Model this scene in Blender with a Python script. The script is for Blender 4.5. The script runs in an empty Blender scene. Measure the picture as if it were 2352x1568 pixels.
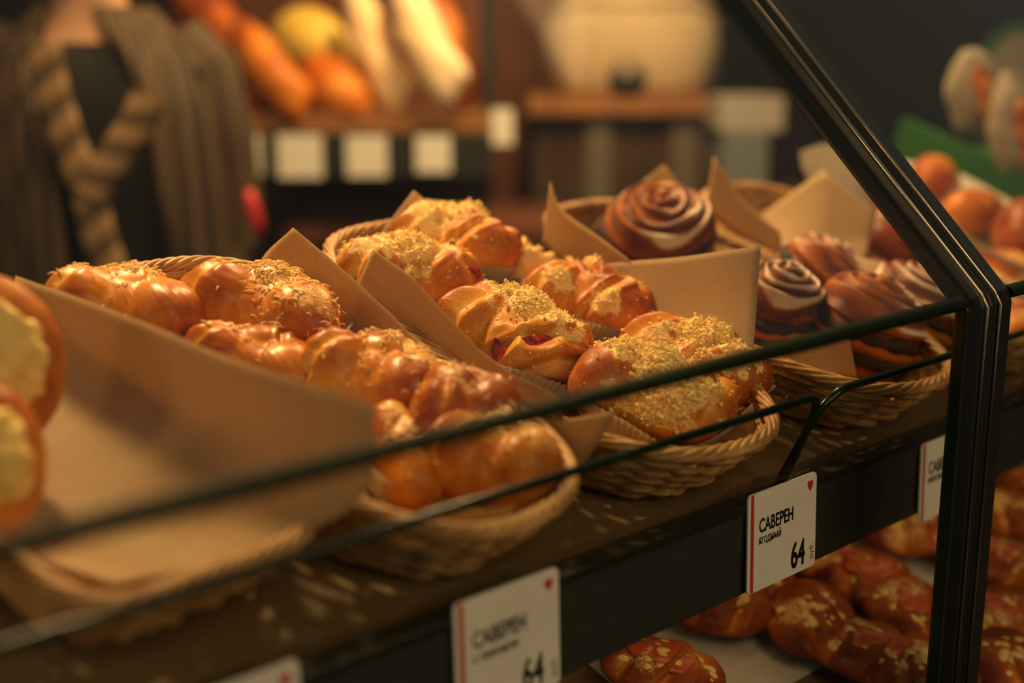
import bpy, bmesh, math, random
import numpy as np
from mathutils import Vector, Matrix

S = bpy.context.scene
COL = S.collection
PI = math.pi

# ------------------------------------------------------------------ camera
F = 2850.0
YAW = math.radians(47.3)
PITCH = math.atan(633 / F)
CAM = np.array([0.0, 0.0, 1.35])
_h = np.array([math.cos(YAW), math.sin(YAW), 0.0])
_r = np.array([math.sin(YAW), -math.cos(YAW), 0.0])
_f = _h * math.cos(PITCH) + np.array([0, 0, -math.sin(PITCH)])
_u = _h * math.sin(PITCH) + np.array([0, 0, math.cos(PITCH)])
cd = bpy.data.cameras.new('camera')
cd.lens = F / 2352 * 36; cd.sensor_width = 36; cd.clip_start = 0.02; cd.clip_end = 60
cd.dof.use_dof = True; cd.dof.focus_distance = 0.855; cd.dof.aperture_fstop = 2.1
cam = bpy.data.objects.new('camera', cd); COL.objects.link(cam)
cam.location = CAM; cam.rotation_euler = (PI / 2 - PITCH, 0, YAW - PI / 2)
S.camera = cam

# ------------------------------------------------------------------ world, exposure
S.view_settings.view_transform = 'Standard'
S.view_settings.look = 'None'
S.view_settings.exposure = -0.12
S.view_settings.gamma = 1.0
S.render.film_transparent = False
W = bpy.data.worlds.new('world'); S.world = W; W.use_nodes = True
bg = W.node_tree.nodes['Background']
bg.inputs[0].default_value = (0.95, 0.93, 0.78, 1); bg.inputs[1].default_value = 0.13
S.cycles.max_bounces = 10; S.cycles.transparent_max_bounces = 24
S.cycles.diffuse_bounces = 4; S.cycles.glossy_bounces = 3; S.cycles.transmission_bounces = 6
S.cycles.caustics_reflective = False; S.cycles.caustics_refractive = False
S.cycles.sample_clamp_indirect = 3.0
S.cycles.use_denoising = True

# ------------------------------------------------------------------ lights
def area(name, loc, target, size, power, color, size_y=None, spread=180):
    l = bpy.data.lights.new(name, 'AREA'); l.energy = power; l.color = color
    l.shape = 'RECTANGLE'; l.size = size; l.size_y = size_y or size; l.spread = math.radians(spread)
    o = bpy.data.objects.new(name, l); COL.objects.link(o)
    o.location = loc
    o.rotation_euler = (Vector(target) - Vector(loc)).to_track_quat('-Z', 'Y').to_euler()
    return o
WARM = (1.0, 0.63, 0.26)
area('ceiling_spot', (0.62, 1.36, 2.30), (0.55, 0.6, 1.1), 0.16, 31, WARM)
area('ceiling_spot', (1.6, 1.5, 2.5), (1.1, 0.6, 1.1), 0.2, 12, WARM)
area('side_fill', (-1.55, 0.80, 2.0), (0.6, 0.55, 1.15), 0.25, 7.5, WARM, .5)  # added light: glints on the sloping bar, brighter left-facing paper
area('lower_shelf_fill', (1.0, 0.52, 1.035), (1.0, 0.66, 0.85), 1.3, .20, (1.0, 0.60, 0.26), .02)  # added fill that brightens the lower pastries, no actual lamp there
area('low_front_fill', (1.3, -1.6, 1.75), (0.7, 0.5, 1.05), 0.9, 11, (1.0, 0.66, 0.34))  # added low fill from the front for the woven sides, no window
area('front_fill', (0.2, -1.2, 2.6), (0.7, 0.5, 1.0), 0.9, 12, (1.0, 0.66, 0.32))  # added soft fill standing in for ambient light from the front

def R(p):                                        # a point of the shop behind the case: right, forward, up from the camera
    return _r * p[0] + _h * p[1] + np.array([0, 0, p[2]])
area('rack_spot', R((0.15, 2.2, 2.4)), R((-0.25, 2.6, 1.4)), 0.2, 32, (1.0, 0.62, 0.26))
area('shop_wash', R((0.5, 2.0, 2.8)), R((0.6, 3.2, 1.0)), 1.0, 8, (1.0, 0.56, 0.24))

# ------------------------------------------------------------------ pixel -> place helpers
def ray(x, y): return _f + _r * (x - 1176) / F + _u * (784 - y) / F
def at_plane(x, y, p0, n):
    d = ray(x, y); p0 = np.array(p0, float); n = np.array(n, float)
    return CAM + d * (np.dot(p0 - CAM, n) / np.dot(d, n))
def at_depth(x, y, d): return CAM + ray(x, y) * d
Y0 = 0.465; YP = 0.383; ZR = 1.066; TILT = math.radians(16)
O = np.array([0.0, Y0, 1.068])
EV = np.array([0, math.cos(TILT), math.sin(TILT)]); EW = np.array([0, -math.sin(TILT), math.cos(TILT)])
EU = np.array([1.0, 0, 0])
def sh(u, v, w=0.0): return O + EU * u + EV * v + EW * w        # shelf coordinates -> world
def uvw(p): q = np.array(p) - O; return np.array([q @ EU, q @ EV, q @ EW])
def on_w(x, y, w): return uvw(at_plane(x, y, O + EW * w, EW))   # on a plane parallel to the shelf
def on_v(x, y, v): return uvw(at_plane(x, y, sh(0, v), EV))
def on_u(x, y, u, lean=0.0): return uvw(at_plane(x, y, sh(u, 0), EU - EW * lean))

# ------------------------------------------------------------------ object helpers
def link(o, parent=None, mat=None):
    COL.objects.link(o)
    if parent is not None: o.parent = parent
    return o
def tag(o, label=None, cat=None, group=None, kind=None):
    if label: o['label'] = label
    if cat: o['category'] = cat
    if group: o['group'] = group
    if kind: o['kind'] = kind
    return o
def empty(name, mat4=None, label=None, cat=None, group=None):
    o = bpy.data.objects.new(name, None); COL.objects.link(o); o.empty_display_size = 0.02
    if mat4 is not None: o.matrix_world = mat4
    return tag(o, label, cat, group)
def mesh_obj(name, V, Fc, mat, parent=None, smooth=True, attrs=None):
    me = bpy.data.meshes.new(name)
    me.from_pydata([tuple(map(float, v)) for v in V], [], [tuple(int(i) for i in f) for f in Fc])
    if smooth: me.polygons.foreach_set('use_smooth', [True] * len(me.polygons))
    for k, a in (attrs or {}).items():
        at = me.attributes.new(k, 'FLOAT', 'POINT'); at.data.foreach_set('value', np.asarray(a, dtype=np.float32))
    if mat: me.materials.append(mat)
    me.update()
    o = bpy.data.objects.new(name, me)
    return link(o, parent)
def frame(origin, ex, ey, ez):
    m = Matrix.Identity(4)
    for i, a in enumerate((ex, ey, ez)):
        for k in range(3): m[k][i] = float(a[k])
    for k in range(3): m[k][3] = float(origin[k])
    return m
def shelf_frame(u, v, w=0.0, yaw=0.0, off=0.0):
    c, s = math.cos(yaw), math.sin(yaw)
    return frame(sh(u, v, w + off), EU * c + EV * s, -EU * s + EV * c, EW)
def shop_frame(rx, fw, z, yaw=0.0):
    c, s = math.cos(yaw), math.sin(yaw)
    return frame(R((rx, fw, z)), _r * c + _h * s, -_r * s + _h * c, (0, 0, 1))

class MB:
    def __init__(s): s.V = []; s.F = []; s.n = 0
    def add(s, V, Fc):
        s.F += [tuple(i + s.n for i in f) for f in Fc]; s.V += [tuple(v) for v in V]; s.n += len(V)
    def box(s, lo, hi, m=None):
        (a, b, c), (d, e, f) = lo, hi
        V = [(a,b,c),(d,b,c),(d,e,c),(a,e,c),(a,b,f),(d,b,f),(d,e,f),(a,e,f)]
        if m is not None: V = [tuple(m @ Vector(v)) for v in V]
        s.add(V, [(0,3,2,1),(4,5,6,7),(0,1,5,4),(1,2,6,5),(2,3,7,6),(3,0,4,7)])
    def tube(s, P, r, sides=6, closed=False):
        P = np.array(P, float); n = len(P)
        rr = np.broadcast_to(np.array(r, float), (n,))
        T = (np.roll(P, -1, 0) - np.roll(P, 1, 0)) if closed else np.gradient(P, axis=0)
        T /= np.linalg.norm(T, axis=1)[:, None] + 1e-12
        up = np.array([0, 0, 1.0]); up = np.where(np.abs(T @ up)[:, None] > .95, np.array([1.0, 0, 0]), up)
        A = np.cross(T, up); A /= np.linalg.norm(A, axis=1)[:, None] + 1e-12
        B = np.cross(A, T)
        V = []
        for k in range(sides):
            an = 2 * PI * k / sides
            V.append(P + (A * math.cos(an) + B * math.sin(an)) * rr[:, None])
        V = np.stack(V, 1).reshape(-1, 3)
        Fc = []
        m = n if closed else n - 1
        for i in range(m):
            j = (i + 1) % n
            for k in range(sides):
                l = (k + 1) % sides
                Fc.append((i * sides + k, j * sides + k, j * sides + l, i * sides + l))
        if not closed:
            Fc.append(tuple(range(sides))); Fc.append(tuple((n - 1) * sides + k for k in range(sides))[::-1])
        s.add(V, Fc)
    def grid(s, G, closed_u=False, closed_v=False):
        G = np.array(G, float); a, b = G.shape[:2]
        Fc = []
        for i in range(a if closed_u else a - 1):
            for j in range(b if closed_v else b - 1):
                i2, j2 = (i + 1) % a, (j + 1) % b
                Fc.append((i * b + j, i2 * b + j, i2 * b + j2, i * b + j2))
        s.add(G.reshape(-1, 3), Fc)
    def build(s, name, mat, parent=None, smooth=True):
        return mesh_obj(name, s.V, s.F, mat, parent, smooth)
def bevel(o, w, seg=2):
    m = o.modifiers.new('bevel', 'BEVEL'); m.width = w; m.segments = seg; m.limit_method = 'ANGLE'
    m.angle_limit = math.radians(40)
    return o
_ico = {}
def ico(sub):
    if sub not in _ico:
        bm = bmesh.new(); bmesh.ops.create_icosphere(bm, subdivisions=sub, radius=1)
        _ico[sub] = (np.array([v.co[:] for v in bm.verts]), [tuple(v.index for v in f.verts) for f in bm.faces]); bm.free()
    return _ico[sub]
def snoise(P, seed, freq, octs=3):
    """cheap smooth noise from summed sines"""
    rs = np.random.RandomState(seed); out = np.zeros(len(P)); amp = 1.0; tot = 0
    for o in range(octs):
        for k in range(4):
            d = rs.normal(size=3); d /= np.linalg.norm(d)
            out += amp * np.sin(P @ d * freq * (0.7 + .6 * rs.rand()) + rs.rand() * 6.28)
        tot += amp * 2; freq *= 2.1; amp *= .55
    return out / tot

# ------------------------------------------------------------------ materials
def new_mat(name):
    m = bpy.data.materials.new(name); m.use_nodes = True
    nt = m.node_tree; b = nt.nodes['Principled BSDF']
    return m, nt, b
def N(nt, t, **kw):
    n = nt.nodes.new(t)
    for k, v in kw.items():
        if hasattr(n, k): setattr(n, k, v)
    return n
def ramp(nt, fac, stops):
    r = nt.nodes.new('ShaderNodeValToRGB'); e = r.color_ramp.elements
    while len(e) < len(stops): e.new(0.5)
    for el, (p, c) in zip(e, stops): el.position = p; el.color = (*c, 1)
    nt.links.new(fac, r.inputs[0]); return r.outputs[0]
def noise(nt, scale, detail=3, vec=None, rough=.55, stretch=None):
    tc = nt.nodes.new('ShaderNodeTexCoord'); out = tc.outputs['Object']
    if stretch:
        mp = nt.nodes.new('ShaderNodeMapping'); mp.inputs['Scale'].default_value = stretch
        nt.links.new(out, mp.inputs[0]); out = mp.outputs[0]
    n = nt.nodes.new('ShaderNodeTexNoise'); n.inputs['Scale'].default_value = scale
    n.inputs['Detail'].default_value = detail; n.inputs['Roughness'].default_value = rough
    nt.links.new(out, n.inputs['Vector']); return n.outputs[0]
def bump(nt, b, h, strength, dist=0.001):
    n = nt.nodes.new('ShaderNodeBump'); n.inputs['Strength'].default_value = strength; n.inputs['Distance'].default_value = dist
    nt.links.new(h, n.inputs['Height']); nt.links.new(n.outputs[0], b.inputs['Normal'])
def math_node(nt, op, a, b=None, clamp=False):
    n = nt.nodes.new('ShaderNodeMath'); n.operation = op; n.use_clamp = clamp
    for i, x in enumerate((a, b)):
        if x is None: continue
        if isinstance(x, (int, float)): n.inputs[i].default_value = x
        else: nt.links.new(x, n.inputs[i])
    return n.outputs[0]
def mix_col(nt, fac, a, b):
    n = nt.nodes.new('ShaderNodeMix'); n.data_type = 'RGBA'
    if isinstance(fac, (int, float)): n.inputs[0].default_value = fac
    else: nt.links.new(fac, n.inputs[0])
    for i, x in ((6, a), (7, b)):
        if isinstance(x, tuple): n.inputs[i].default_value = (*x, 1)
        else: nt.links.new(x, n.inputs[i])
    return n.outputs[2]
def attr(nt, name):
    a = nt.nodes.new('ShaderNodeAttribute'); a.attribute_name = name; return a.outputs['Fac']
def flat(name, c, rough=.5, spec=.5, metal=0, var=0.0, scale=30, **kw):
    m, nt, b = new_mat(name)
    b.inputs['Roughness'].default_value = rough; b.inputs['Metallic'].default_value = metal
    b.inputs['Specular IOR Level'].default_value = spec
    n = noise(nt, scale, 4)
    v = max(var, .06)
    col = ramp(nt, n, [(.25, tuple(x * (1 - v) for x in c)), (.75, tuple(min(1, x * (1 + v)) for x in c))])
    nt.links.new(col, b.inputs['Base Color'])
    return m
def paper_mat(name, c, transl=.50, scale=420, fibre=.1):
    m, nt, b = new_mat(name)
    n = noise(nt, scale, 4, stretch=(1, 2.4, 1)); n2 = noise(nt, 14, 3)
    f = math_node(nt, 'ADD', math_node(nt, 'MULTIPLY', n, .75), math_node(nt, 'MULTIPLY', n2, .25))
    col = ramp(nt, f, [(.32, tuple(x * (1 - fibre * 1.6) for x in c)), (.68, tuple(min(1, x * (1 + fibre)) for x in c))])
    nt.links.new(col, b.inputs['Base Color']); b.inputs['Roughness'].default_value = .62; b.inputs['Specular IOR Level'].default_value = .3
    bump(nt, b, n, .25, .0003)
    t = nt.nodes.new('ShaderNodeBsdfTranslucent'); nt.links.new(col, t.inputs[0])
    mx = nt.nodes.new('ShaderNodeMixShader'); mx.inputs[0].default_value = transl
    nt.links.new(b.outputs[0], mx.inputs[1]); nt.links.new(t.outputs[0], mx.inputs[2])
    nt.links.new(mx.outputs[0], nt.nodes['Material Output'].inputs[0])
    return m
M = {}
M['kraft'] = paper_mat('kraft_paper', (.67, .475, .265))
M['white_paper'] = paper_mat('waxed_paper', (.80, .74, .62), .35, 200, .05)
M['black'] = flat('black_metal', (.026, .027, .023), .34, .5)
M['black_gloss'] = flat('black_anodised', (.016, .017, .014), .26, .4)
M['rail'] = flat('black_rail', (.026, .028, .022), .45, .45, var=.25, scale=90)
M['seal'] = flat('rubber_seal', (.026, .026, .023), .5, .4)
M['board'] = flat('shelf_board', (.17, .105, .05), .5, .25, var=.25, scale=500)
M['card'] = flat('white_card', (.82, .79, .73), .42, .4, var=.03)
M['red'] = flat('red_print', (.52, .03, .035), .5, .3)
M['ink'] = flat('black_ink', (.015, .013, .013), .6, .2)
def dough_mat(name, cols, gloss, fine=.5):
    m, nt, b = new_mat(name)
    bake = attr(nt, 'bake'); dust = attr(nt, 'dust'); cre = attr(nt, 'crease')
    n1 = noise(nt, 60, 4); n2 = noise(nt, 420, 3); n3 = noise(nt, 900, 2)
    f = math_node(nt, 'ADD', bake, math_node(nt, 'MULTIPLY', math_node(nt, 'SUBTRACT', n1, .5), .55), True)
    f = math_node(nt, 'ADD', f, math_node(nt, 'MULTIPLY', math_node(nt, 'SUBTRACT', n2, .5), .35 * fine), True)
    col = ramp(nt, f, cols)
    # powder: grains where the dust attribute is high
    g = math_node(nt, 'ADD', dust, math_node(nt, 'MULTIPLY', math_node(nt, 'SUBTRACT', n3, .5), 1.1))
    g = ramp(nt, g, [(.42, (0, 0, 0)), (.62, (1, 1, 1))])
    col = mix_col(nt, g, col, (.93, .63, .23) if name != 'roll_dough' else (.80, .66, .50))
    nt.links.new(col, b.inputs['Base Color'])
    b.inputs['Roughness'].default_value = gloss; b.inputs['Specular IOR Level'].default_value = .20
    b.inputs['Coat Weight'].default_value = .16 if gloss < .40 else .05; b.inputs['Coat Roughness'].default_value = gloss * .7
    bump(nt, b, math_node(nt, 'ADD', n2, math_node(nt, 'MULTIPLY', g, .6)), .35 * fine, .0007)
    return m
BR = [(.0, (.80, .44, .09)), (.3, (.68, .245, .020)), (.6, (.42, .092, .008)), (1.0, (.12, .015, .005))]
M['dough'] = dough_mat('baked_dough', BR, .42, 1.0)
M['dough_gloss'] = dough_mat('glazed_dough', BR, .36, .5)
M['roll'] = dough_mat('roll_dough', [(.0, (.70, .38, .12)), (.3, (.52, .19, .045)), (.6, (.34, .085, .018)), (1, (.09, .024, .010))], .5, .9)
M['crumb'] = flat('butter_crumble', (.95, .69, .29), .8, .15, var=.10, scale=300)
M['shred'] = flat('grated_topping', (.90, .62, .24), .5, .4, var=.1, scale=200)
M['cream'] = flat('custard_cream', (.86, .58, .16), .4, .4, var=.14, scale=40)
def jam_mat(name, c1, c2):
    m, nt, b = new_mat(name)
    nt.links.new(ramp(nt, noise(nt, 150, 3), [(.35, c1), (.65, c2)]), b.inputs['Base Color'])
    b.inputs['Roughness'].default_value = .14; b.inputs['Coat Weight'].default_value = .5
    bump(nt, b, noise(nt, 260, 2), .6, .001); return m
M['jam'] = jam_mat('berry_jam', (.10, .006, .008), (.62, .035, .012))
M['poppy'] = flat('poppy_filling', (.035, .022, .014), .7, .3, var=.7, scale=500)
def wicker_mat(name, a, b_, c):
    m, nt, b = new_mat(name)
    n1 = noise(nt, 35, 3); n2 = noise(nt, 300, 3, stretch=(1, 1, 4))
    f = math_node(nt, 'ADD', math_node(nt, 'MULTIPLY', n1, .6), math_node(nt, 'MULTIPLY', n2, .4))
    nt.links.new(ramp(nt, f, [(.34, a), (.5, b_), (.66, c)]), b.inputs['Base Color'])
    b.inputs['Roughness'].default_value = .42; b.inputs['Specular IOR Level'].default_value = .5
    bump(nt, b, n2, .3, .0006); return m
M['wicker'] = wicker_mat('willow', (.29, .12, .035), (.57, .30, .095), (.72, .43, .165))
# glass: polished face lets light through and mirrors at grazing angles; ground edges are green
def glass_face():
    m = bpy.data.materials.new('clear_glass'); m.use_nodes = True; nt = m.node_tree
    nt.nodes.remove(nt.nodes['Principled BSDF'])
    t = nt.nodes.new('ShaderNodeBsdfTransparent'); t.inputs[0].default_value = (.955, .965, .945, 1)
    g = nt.nodes.new('ShaderNodeBsdfGlossy'); g.inputs['Roughness'].default_value = .01
    lw = nt.nodes.new('ShaderNodeLayerWeight'); lw.inputs[0].default_value = .5
    fr = math_node(nt, 'ADD', math_node(nt, 'MULTIPLY', math_node(nt, 'POWER', lw.outputs['Facing'], 5.0), .55), .022)
    mx = nt.nodes.new('ShaderNodeMixShader')
    nt.links.new(fr, mx.inputs[0]); nt.links.new(t.outputs[0], mx.inputs[1]); nt.links.new(g.outputs[0], mx.inputs[2])
    nt.links.new(mx.outputs[0], nt.nodes['Material Output'].inputs[0]); return m
M['glass'] = glass_face()
def glass_edge():
    m, nt, b = new_mat('green_glass_edge')
    nt.links.new(ramp(nt, noise(nt, 22, 2, stretch=(1, .1, .1)), [(.35, (.004, .010, .005)), (.64, (.008, .022, .011)), (.76, (.01, .09, .045))]), b.inputs['Base Color'])
    b.inputs['Roughness'].default_value = .18; b.inputs['Specular IOR Level'].default_value = .2
    b.inputs['Coat Weight'].default_value = .15; b.inputs['Coat Roughness'].default_value = .05
    return m
M['glass_edge'] = glass_edge()
M['joint'] = flat('dark_green_joint', (.006, .013, .006), .5, .06, var=.4, scale=20)
M['glint_line'] = flat('painted_glint', (.42, .35, .24), .20, .5, metal=1)  # gold metal tint stands in for lamp reflections on the black ridges

def glass_slab(name, outline, thick, normal, parent=None, edge=True):
    """outline: list of world points in one plane (closed); a slab of real thickness, faces clear, edges green"""
    n = Vector([float(x) for x in normal]).normalized() * thick
    k = len(outline); V = [tuple(map(float, p)) for p in outline] + [tuple(Vector([float(x) for x in p]) + n) for p in outline]
    Fc = [tuple(range(k)), tuple(range(k, 2 * k))[::-1]] + [(i, (i + 1) % k, k + (i + 1) % k, k + i) for i in range(k)]
    o = mesh_obj(name, V, Fc, M['glass'], parent, smooth=False)
    o.data.materials.append(M['glass_edge'])
    for i, p in enumerate(o.data.polygons): p.material_index = 0 if i < 2 else 1
    bm = bmesh.new(); bm.from_mesh(o.data); bmesh.ops.recalc_face_normals(bm, faces=bm.faces[:]); bm.to_mesh(o.data); bm.free()
    return o

# ================================================================== the room
def room_box(name, lo, hi, mat, kind='structure'):
    b = MB(); b.box(lo, hi); o = b.build(name, mat, None, False); o.matrix_world = shop_frame(0, 0, 0); o['kind'] = kind; return o
M['wall'] = flat('dark_wall', (.045, .040, .032), .8, .2, var=.25, scale=2)
M['floor'] = flat('dark_floor_tiles', (.05, .042, .035), .4, .4, var=.3, scale=4)
M['ceil'] = flat('black_ceiling', (.03, .03, .028), .9, .1)
room_box('floor', (-4, -3, -.1), (5, 5.6, 0), M['floor'])
room_box('wall_back', (-4, 5.5, 0), (5, 5.6, 3.2), M['wall'])
room_box('wall_left', (-4.1, -3, 0), (-4, 5.6, 3.2), M['wall'])
room_box('wall_right', (5, -3, 0), (5.1, 5.6, 3.2), M['wall'])

# ================================================================== display case
XL, XR = -0.75, 2.6
ZK = 1.199                                       # height of the joint between upright and sloping glass
case = empty('display_case', Matrix.Translation((0.9, 0.7, 0)), 'black bakery display case with sloping glass front full of wicker baskets', 'display case')
ci = case.matrix_world.inverted()
def cpart(mb, name, mat, smooth=False):
    o = mb.build(name, mat, case, smooth); o.matrix_parent_inverse = ci; return o
# front rail under the shelf, with a thin lip on top
b = MB(); b.box((XL, Y0, 1.004), (XR, Y0 + .018, ZR)); bevel(cpart(b, 'front_rail', M['rail']), .0012)
b = MB(); b.box((XL, Y0 - .0012, 1.0615), (XR, Y0 - .0002, 1.0675)); bevel(cpart(b, 'rail_lip', M['black_gloss']), .0008)
def slab(u0, u1, v0, v1, w0, w1):
    return [tuple(sh(u, v, w)) for w in (w0, w1) for (u, v) in ((u0, v0), (u1, v0), (u1, v1), (u0, v1))]
BOXF = [(0,3,2,1),(4,5,6,7),(0,1,5,4),(1,2,6,5),(2,3,7,6),(3,0,4,7)]
b = MB(); b.add(slab(XL, XR, .020, .375, -.014, -.001), BOXF); cpart(b, 'sloping_shelf', M['board'])
LW = -.185                                       # lower shelf
b = MB(); b.add(slab(XL, XR, -.04, .52, LW - .016, LW), BOXF); cpart(b, 'lower_shelf', M['board'])
b = MB(); b.box((XL, .36, .05), (XR, .40, .78)); b.box((XL, .40, .05), (XR, 1.02, .70)); cpart(b, 'base_cabinet', M['black'])
b = MB(); b.box((XL, 1.0, .05), (XR, 1.03, 1.04)); cpart(b, 'rear_panel', M['black'])

# frame mullion: grooved profile swept up and then back along the slope
def mullion(x0, name):
    prof = [(.0040, .0055), (.0050, .0035), (.0095, .0035), (.0100, .0055), (.0120, .0055), (.0125, .0030), (.0170, .0030),
            (.0175, .0045), (.0205, -.0030), (.0225, -.0048), (.0240, -.0048), (.0262, -.0020), (.0270, -.0004), (.0390, -.0004), (.0400, -.0025),
            (.0415, -.0042), (.0432, -.0042), (.0450, -.0022), (.0640, -.0022), (.0655, -.0005), (.0655, .009), (.0055, .0085)]
    path = [(YP, .80), (YP, ZK - .006), (YP + .003, ZK + .001), (YP + .45, ZK + .448)]
    d = [Vector((path[i + 1][0] - path[i][0], path[i + 1][1] - path[i][1])).normalized() for i in range(3)]
    V = []
    for i, (y, z) in enumerate(path):
        a = d[max(i - 1, 0)]; c = d[min(i, 2)]
        n0 = Vector((a.y, -a.x)); n1 = Vector((c.y, -c.x)); n = (n0 + n1).normalized(); n /= max(.3, n.dot(n0))
        for (px, pd) in prof: V.append((x0 + px, y + n.x * pd, z + n.y * pd))
    k = len(prof); Fc = [(i * k + j, i * k + (j + 1) % k, (i + 1) * k + (j + 1) % k, (i + 1) * k + j) for i in range(3) for j in range(k)]
    o = mesh_obj(name, V, Fc, M['black_gloss'], case, False); o.matrix_parent_inverse = ci
    for px, pd in ((.0232, -.0046), (.0423, -.0040), (.0072, .0030)):  # added thin tubes that draw the reflection lines along the frame
        P = []
        for i, (y, z) in enumerate(path):
            a = d[max(i - 1, 0)]; c = d[min(i, 2)]; n0 = Vector((a.y, -a.x)); n = (n0 + Vector((c.y, -c.x))).normalized(); n /= max(.3, n.dot(n0))
            P.append((x0 + px, y + n.x * pd, z + n.y * pd))
        m = MB(); m.tube(P, .0016 if px > .01 else .0009, 10); q = m.build('glint_line', M['glint_line'], case); q.matrix_parent_inverse = ci
    return bevel(o, .0006, 2)
mullion(.752, 'mullion'); mullion(2.05, 'mullion'); mullion(-.55, 'mullion')
for xa, xb in ((-.49, .754), (.816, 2.055)):
    b = MB(); G = []
    for x in (xa, xb):
        G.append([(x, YP - .0012 + .0048 + .0064 * math.cos(k / 14 * 2 * PI), ZK - .0004 + .0046 * math.sin(k / 14 * 2 * PI)) for k in range(14)])
    b.grid(G, closed_v=True); cpart(b, 'glass_joint', M['joint'], True)
NS = (0, .7071, -.7071)                          # inward normal of the sloping glass
for k, (xa, xb) in enumerate(((-.49, .756), (.812, 2.055))):
    o = glass_slab('upright_glass', [(xa, YP, .82), (xb, YP, .82), (xb, YP, ZK - .0015), (xa, YP, ZK - .0015)], .006, (0, 1, 0), case); o.matrix_parent_inverse = ci
    o = glass_slab('sloping_glass', [(xa, YP, ZK), (xb, YP, ZK), (xb, YP + .44, ZK + .44), (xa, YP + .44, ZK + .44)], .006, NS, case); o.matrix_parent_inverse = ci
b = MB(); b.box((XL, YP + .43, ZK + .44), (XR, YP + .47, ZK + .455)); cpart(b, 'top_panel', M['black_gloss'])
# low guard panes behind the rail, rounded top corners
def guard(x0, x1, rr, lean0=0.0, rr1=None):
    zb, zt = 1.058, 1.1365; y0, y1 = Y0 + .0055, Y0 - .0225; rr1 = rr1 or rr
    P = lambda x, z: (x, y0 + (y1 - y0) * (z - zb) / (zt - zb), z)
    pts = [(x0, zb), (x1 - .012, zb), (x1 - .004, zb + .025)]
    for k in range(13):
        a = k / 12 * PI / 2; pts.append((x1 - rr + rr * math.cos(a), zt - rr + rr * math.sin(a)))
    for k in range(13):
        a = PI / 2 + k / 12 * PI / 2; pts.append((x0 + lean0 + rr1 * math.cos(a) + rr1, zt - rr1 + rr1 * math.sin(a)))
    W3 = [P(*q) for q in pts]; nv = Vector((0, zt - zb, y0 - y1)).normalized()
    o = glass_slab('guard_pane', W3, .005, nv, case); o.matrix_parent_inverse = ci
    m = MB(); m.tube([tuple(Vector(q) + nv * .0025) for q in W3[1:]] + [tuple(Vector(W3[0]) + nv * .0025)], .0030, 8)
    e = m.build('polished_edge', M['glass_edge'], o); return o
guard(.10, .6890, .014); guard(.6735, 1.30, .014, lean0=.014, rr1=.034); guard(1.315, 1.95, .02)

# ================================================================== price tags on the rail
def text_mesh(body, size, parent, mat, name, x, z, bold=.0, sx=1.0, rot=0.0):
    cu = bpy.data.curves.new(name, 'FONT'); cu.body = body; cu.size = 1.0; cu.extrude = .004
    to = bpy.data.objects.new('t', cu); COL.objects.link(to)
    bpy.context.view_layer.update()
    me = bpy.data.meshes.new_from_object(to.evaluated_get(bpy.context.evaluated_depsgraph_get()))
    bpy.data.objects.remove(to)
    co = np.array([v.co[:] for v in me.vertices]) * size; c, s = math.cos(rot), math.sin(rot)
    for v, q in zip(me.vertices, co):
        a, bb = q[0] * sx, q[1]; a, bb = a * c - bb * s, a * s + bb * c
        v.co = (x + a, -.00068 + q[2], z + bb)
    me.materials.clear(); me.materials.append(mat)
    if bold:
        bm = bmesh.new(); bm.from_mesh(me)
        for dx, dz in ((bold, 0), (-bold, 0), (0, bold), (0, -bold)):
            k = len(bm.verts); bm.from_mesh(me); bm.verts.ensure_lookup_table()
            for v in bm.verts[k:]: v.co.x += dx * sx; v.co.z += dz
        bm.to_mesh(me); bm.free()
    return link(bpy.data.objects.new(name, me), parent)
def price_tag(x, z, w, h, label, name='CABEPEH', kind=None, price=True):
    t = empty('price_tag', Matrix.Translation((x, Y0 - .0048, z)) @ Matrix.Rotation(math.radians(-2), 4, 'X'), label, 'price tag', 'price tags clipped to the black rail')
    rr = .004; pts = []
    for cx, cz, a0 in ((w - rr, rr, -90), (w - rr, h - rr, 0), (rr, h - rr, 90), (rr, rr, 180)):
        for k in range(6):
            a = math.radians(a0 + 18 * k); pts.append((cx + rr * math.cos(a), cz + rr * math.sin(a)))
    def plate(nm, poly, y0, y1, mat):
        k = len(poly); V = [(a, y0, c) for a, c in poly] + [(a, y1, c) for a, c in poly]
        return mesh_obj(nm, V, [tuple(range(k)), tuple(range(k, 2 * k))[::-1]] + [(i, k + i, k + (i + 1) % k, (i + 1) % k) for i in range(k)], mat, t, False)
    plate('card', pts, -.0005, .0007, M['card'])
    st = [p for p in pts if p[0] < .006]
    sl = [(.0030, .0006), (.0062, .0002), (.0062, h - .0002), (.0030, h - .0006)]
    plate('red_stripe', sl, -.0008, -.0004, M['red'])
    hp = []
    for k in range(30):
        a = 2 * PI * k / 30; hp.append((w - .0078 + .00023 * 16 * math.sin(a) ** 3 * .9, h - .0085 + .00023 * (13 * math.cos(a) - 5 * math.cos(2 * a) - 2 * math.cos(3 * a) - math.cos(4 * a)) * 1.25))
    plate('heart_logo', hp[::-1], -.0008, -.0004, M['red'])
    b = MB(); b.box((.01, .0007, .012), (w - .01, .0046, h - .012)); b.build('clip', M['black'], t, False)
    if name: text_mesh(name, .0135, t, M['ink'], 'name_text', .0120, h * .590, .00035, .70)
    if kind: text_mesh(kind, .0088, t, M['ink'], 'variety_text', .0116, h * .470, .00012, .72)
    if price:
        text_mesh('64', .0262, t, M['ink'], 'price_text', w - .0295, h * .075, .0007, .64)
        text_mesh('руб.', .0062, t, M['ink'], 'currency_text', w - .0028, h * .08, .0, .95, PI / 2)
    return t
def tagz(): return 1.0020
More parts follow.
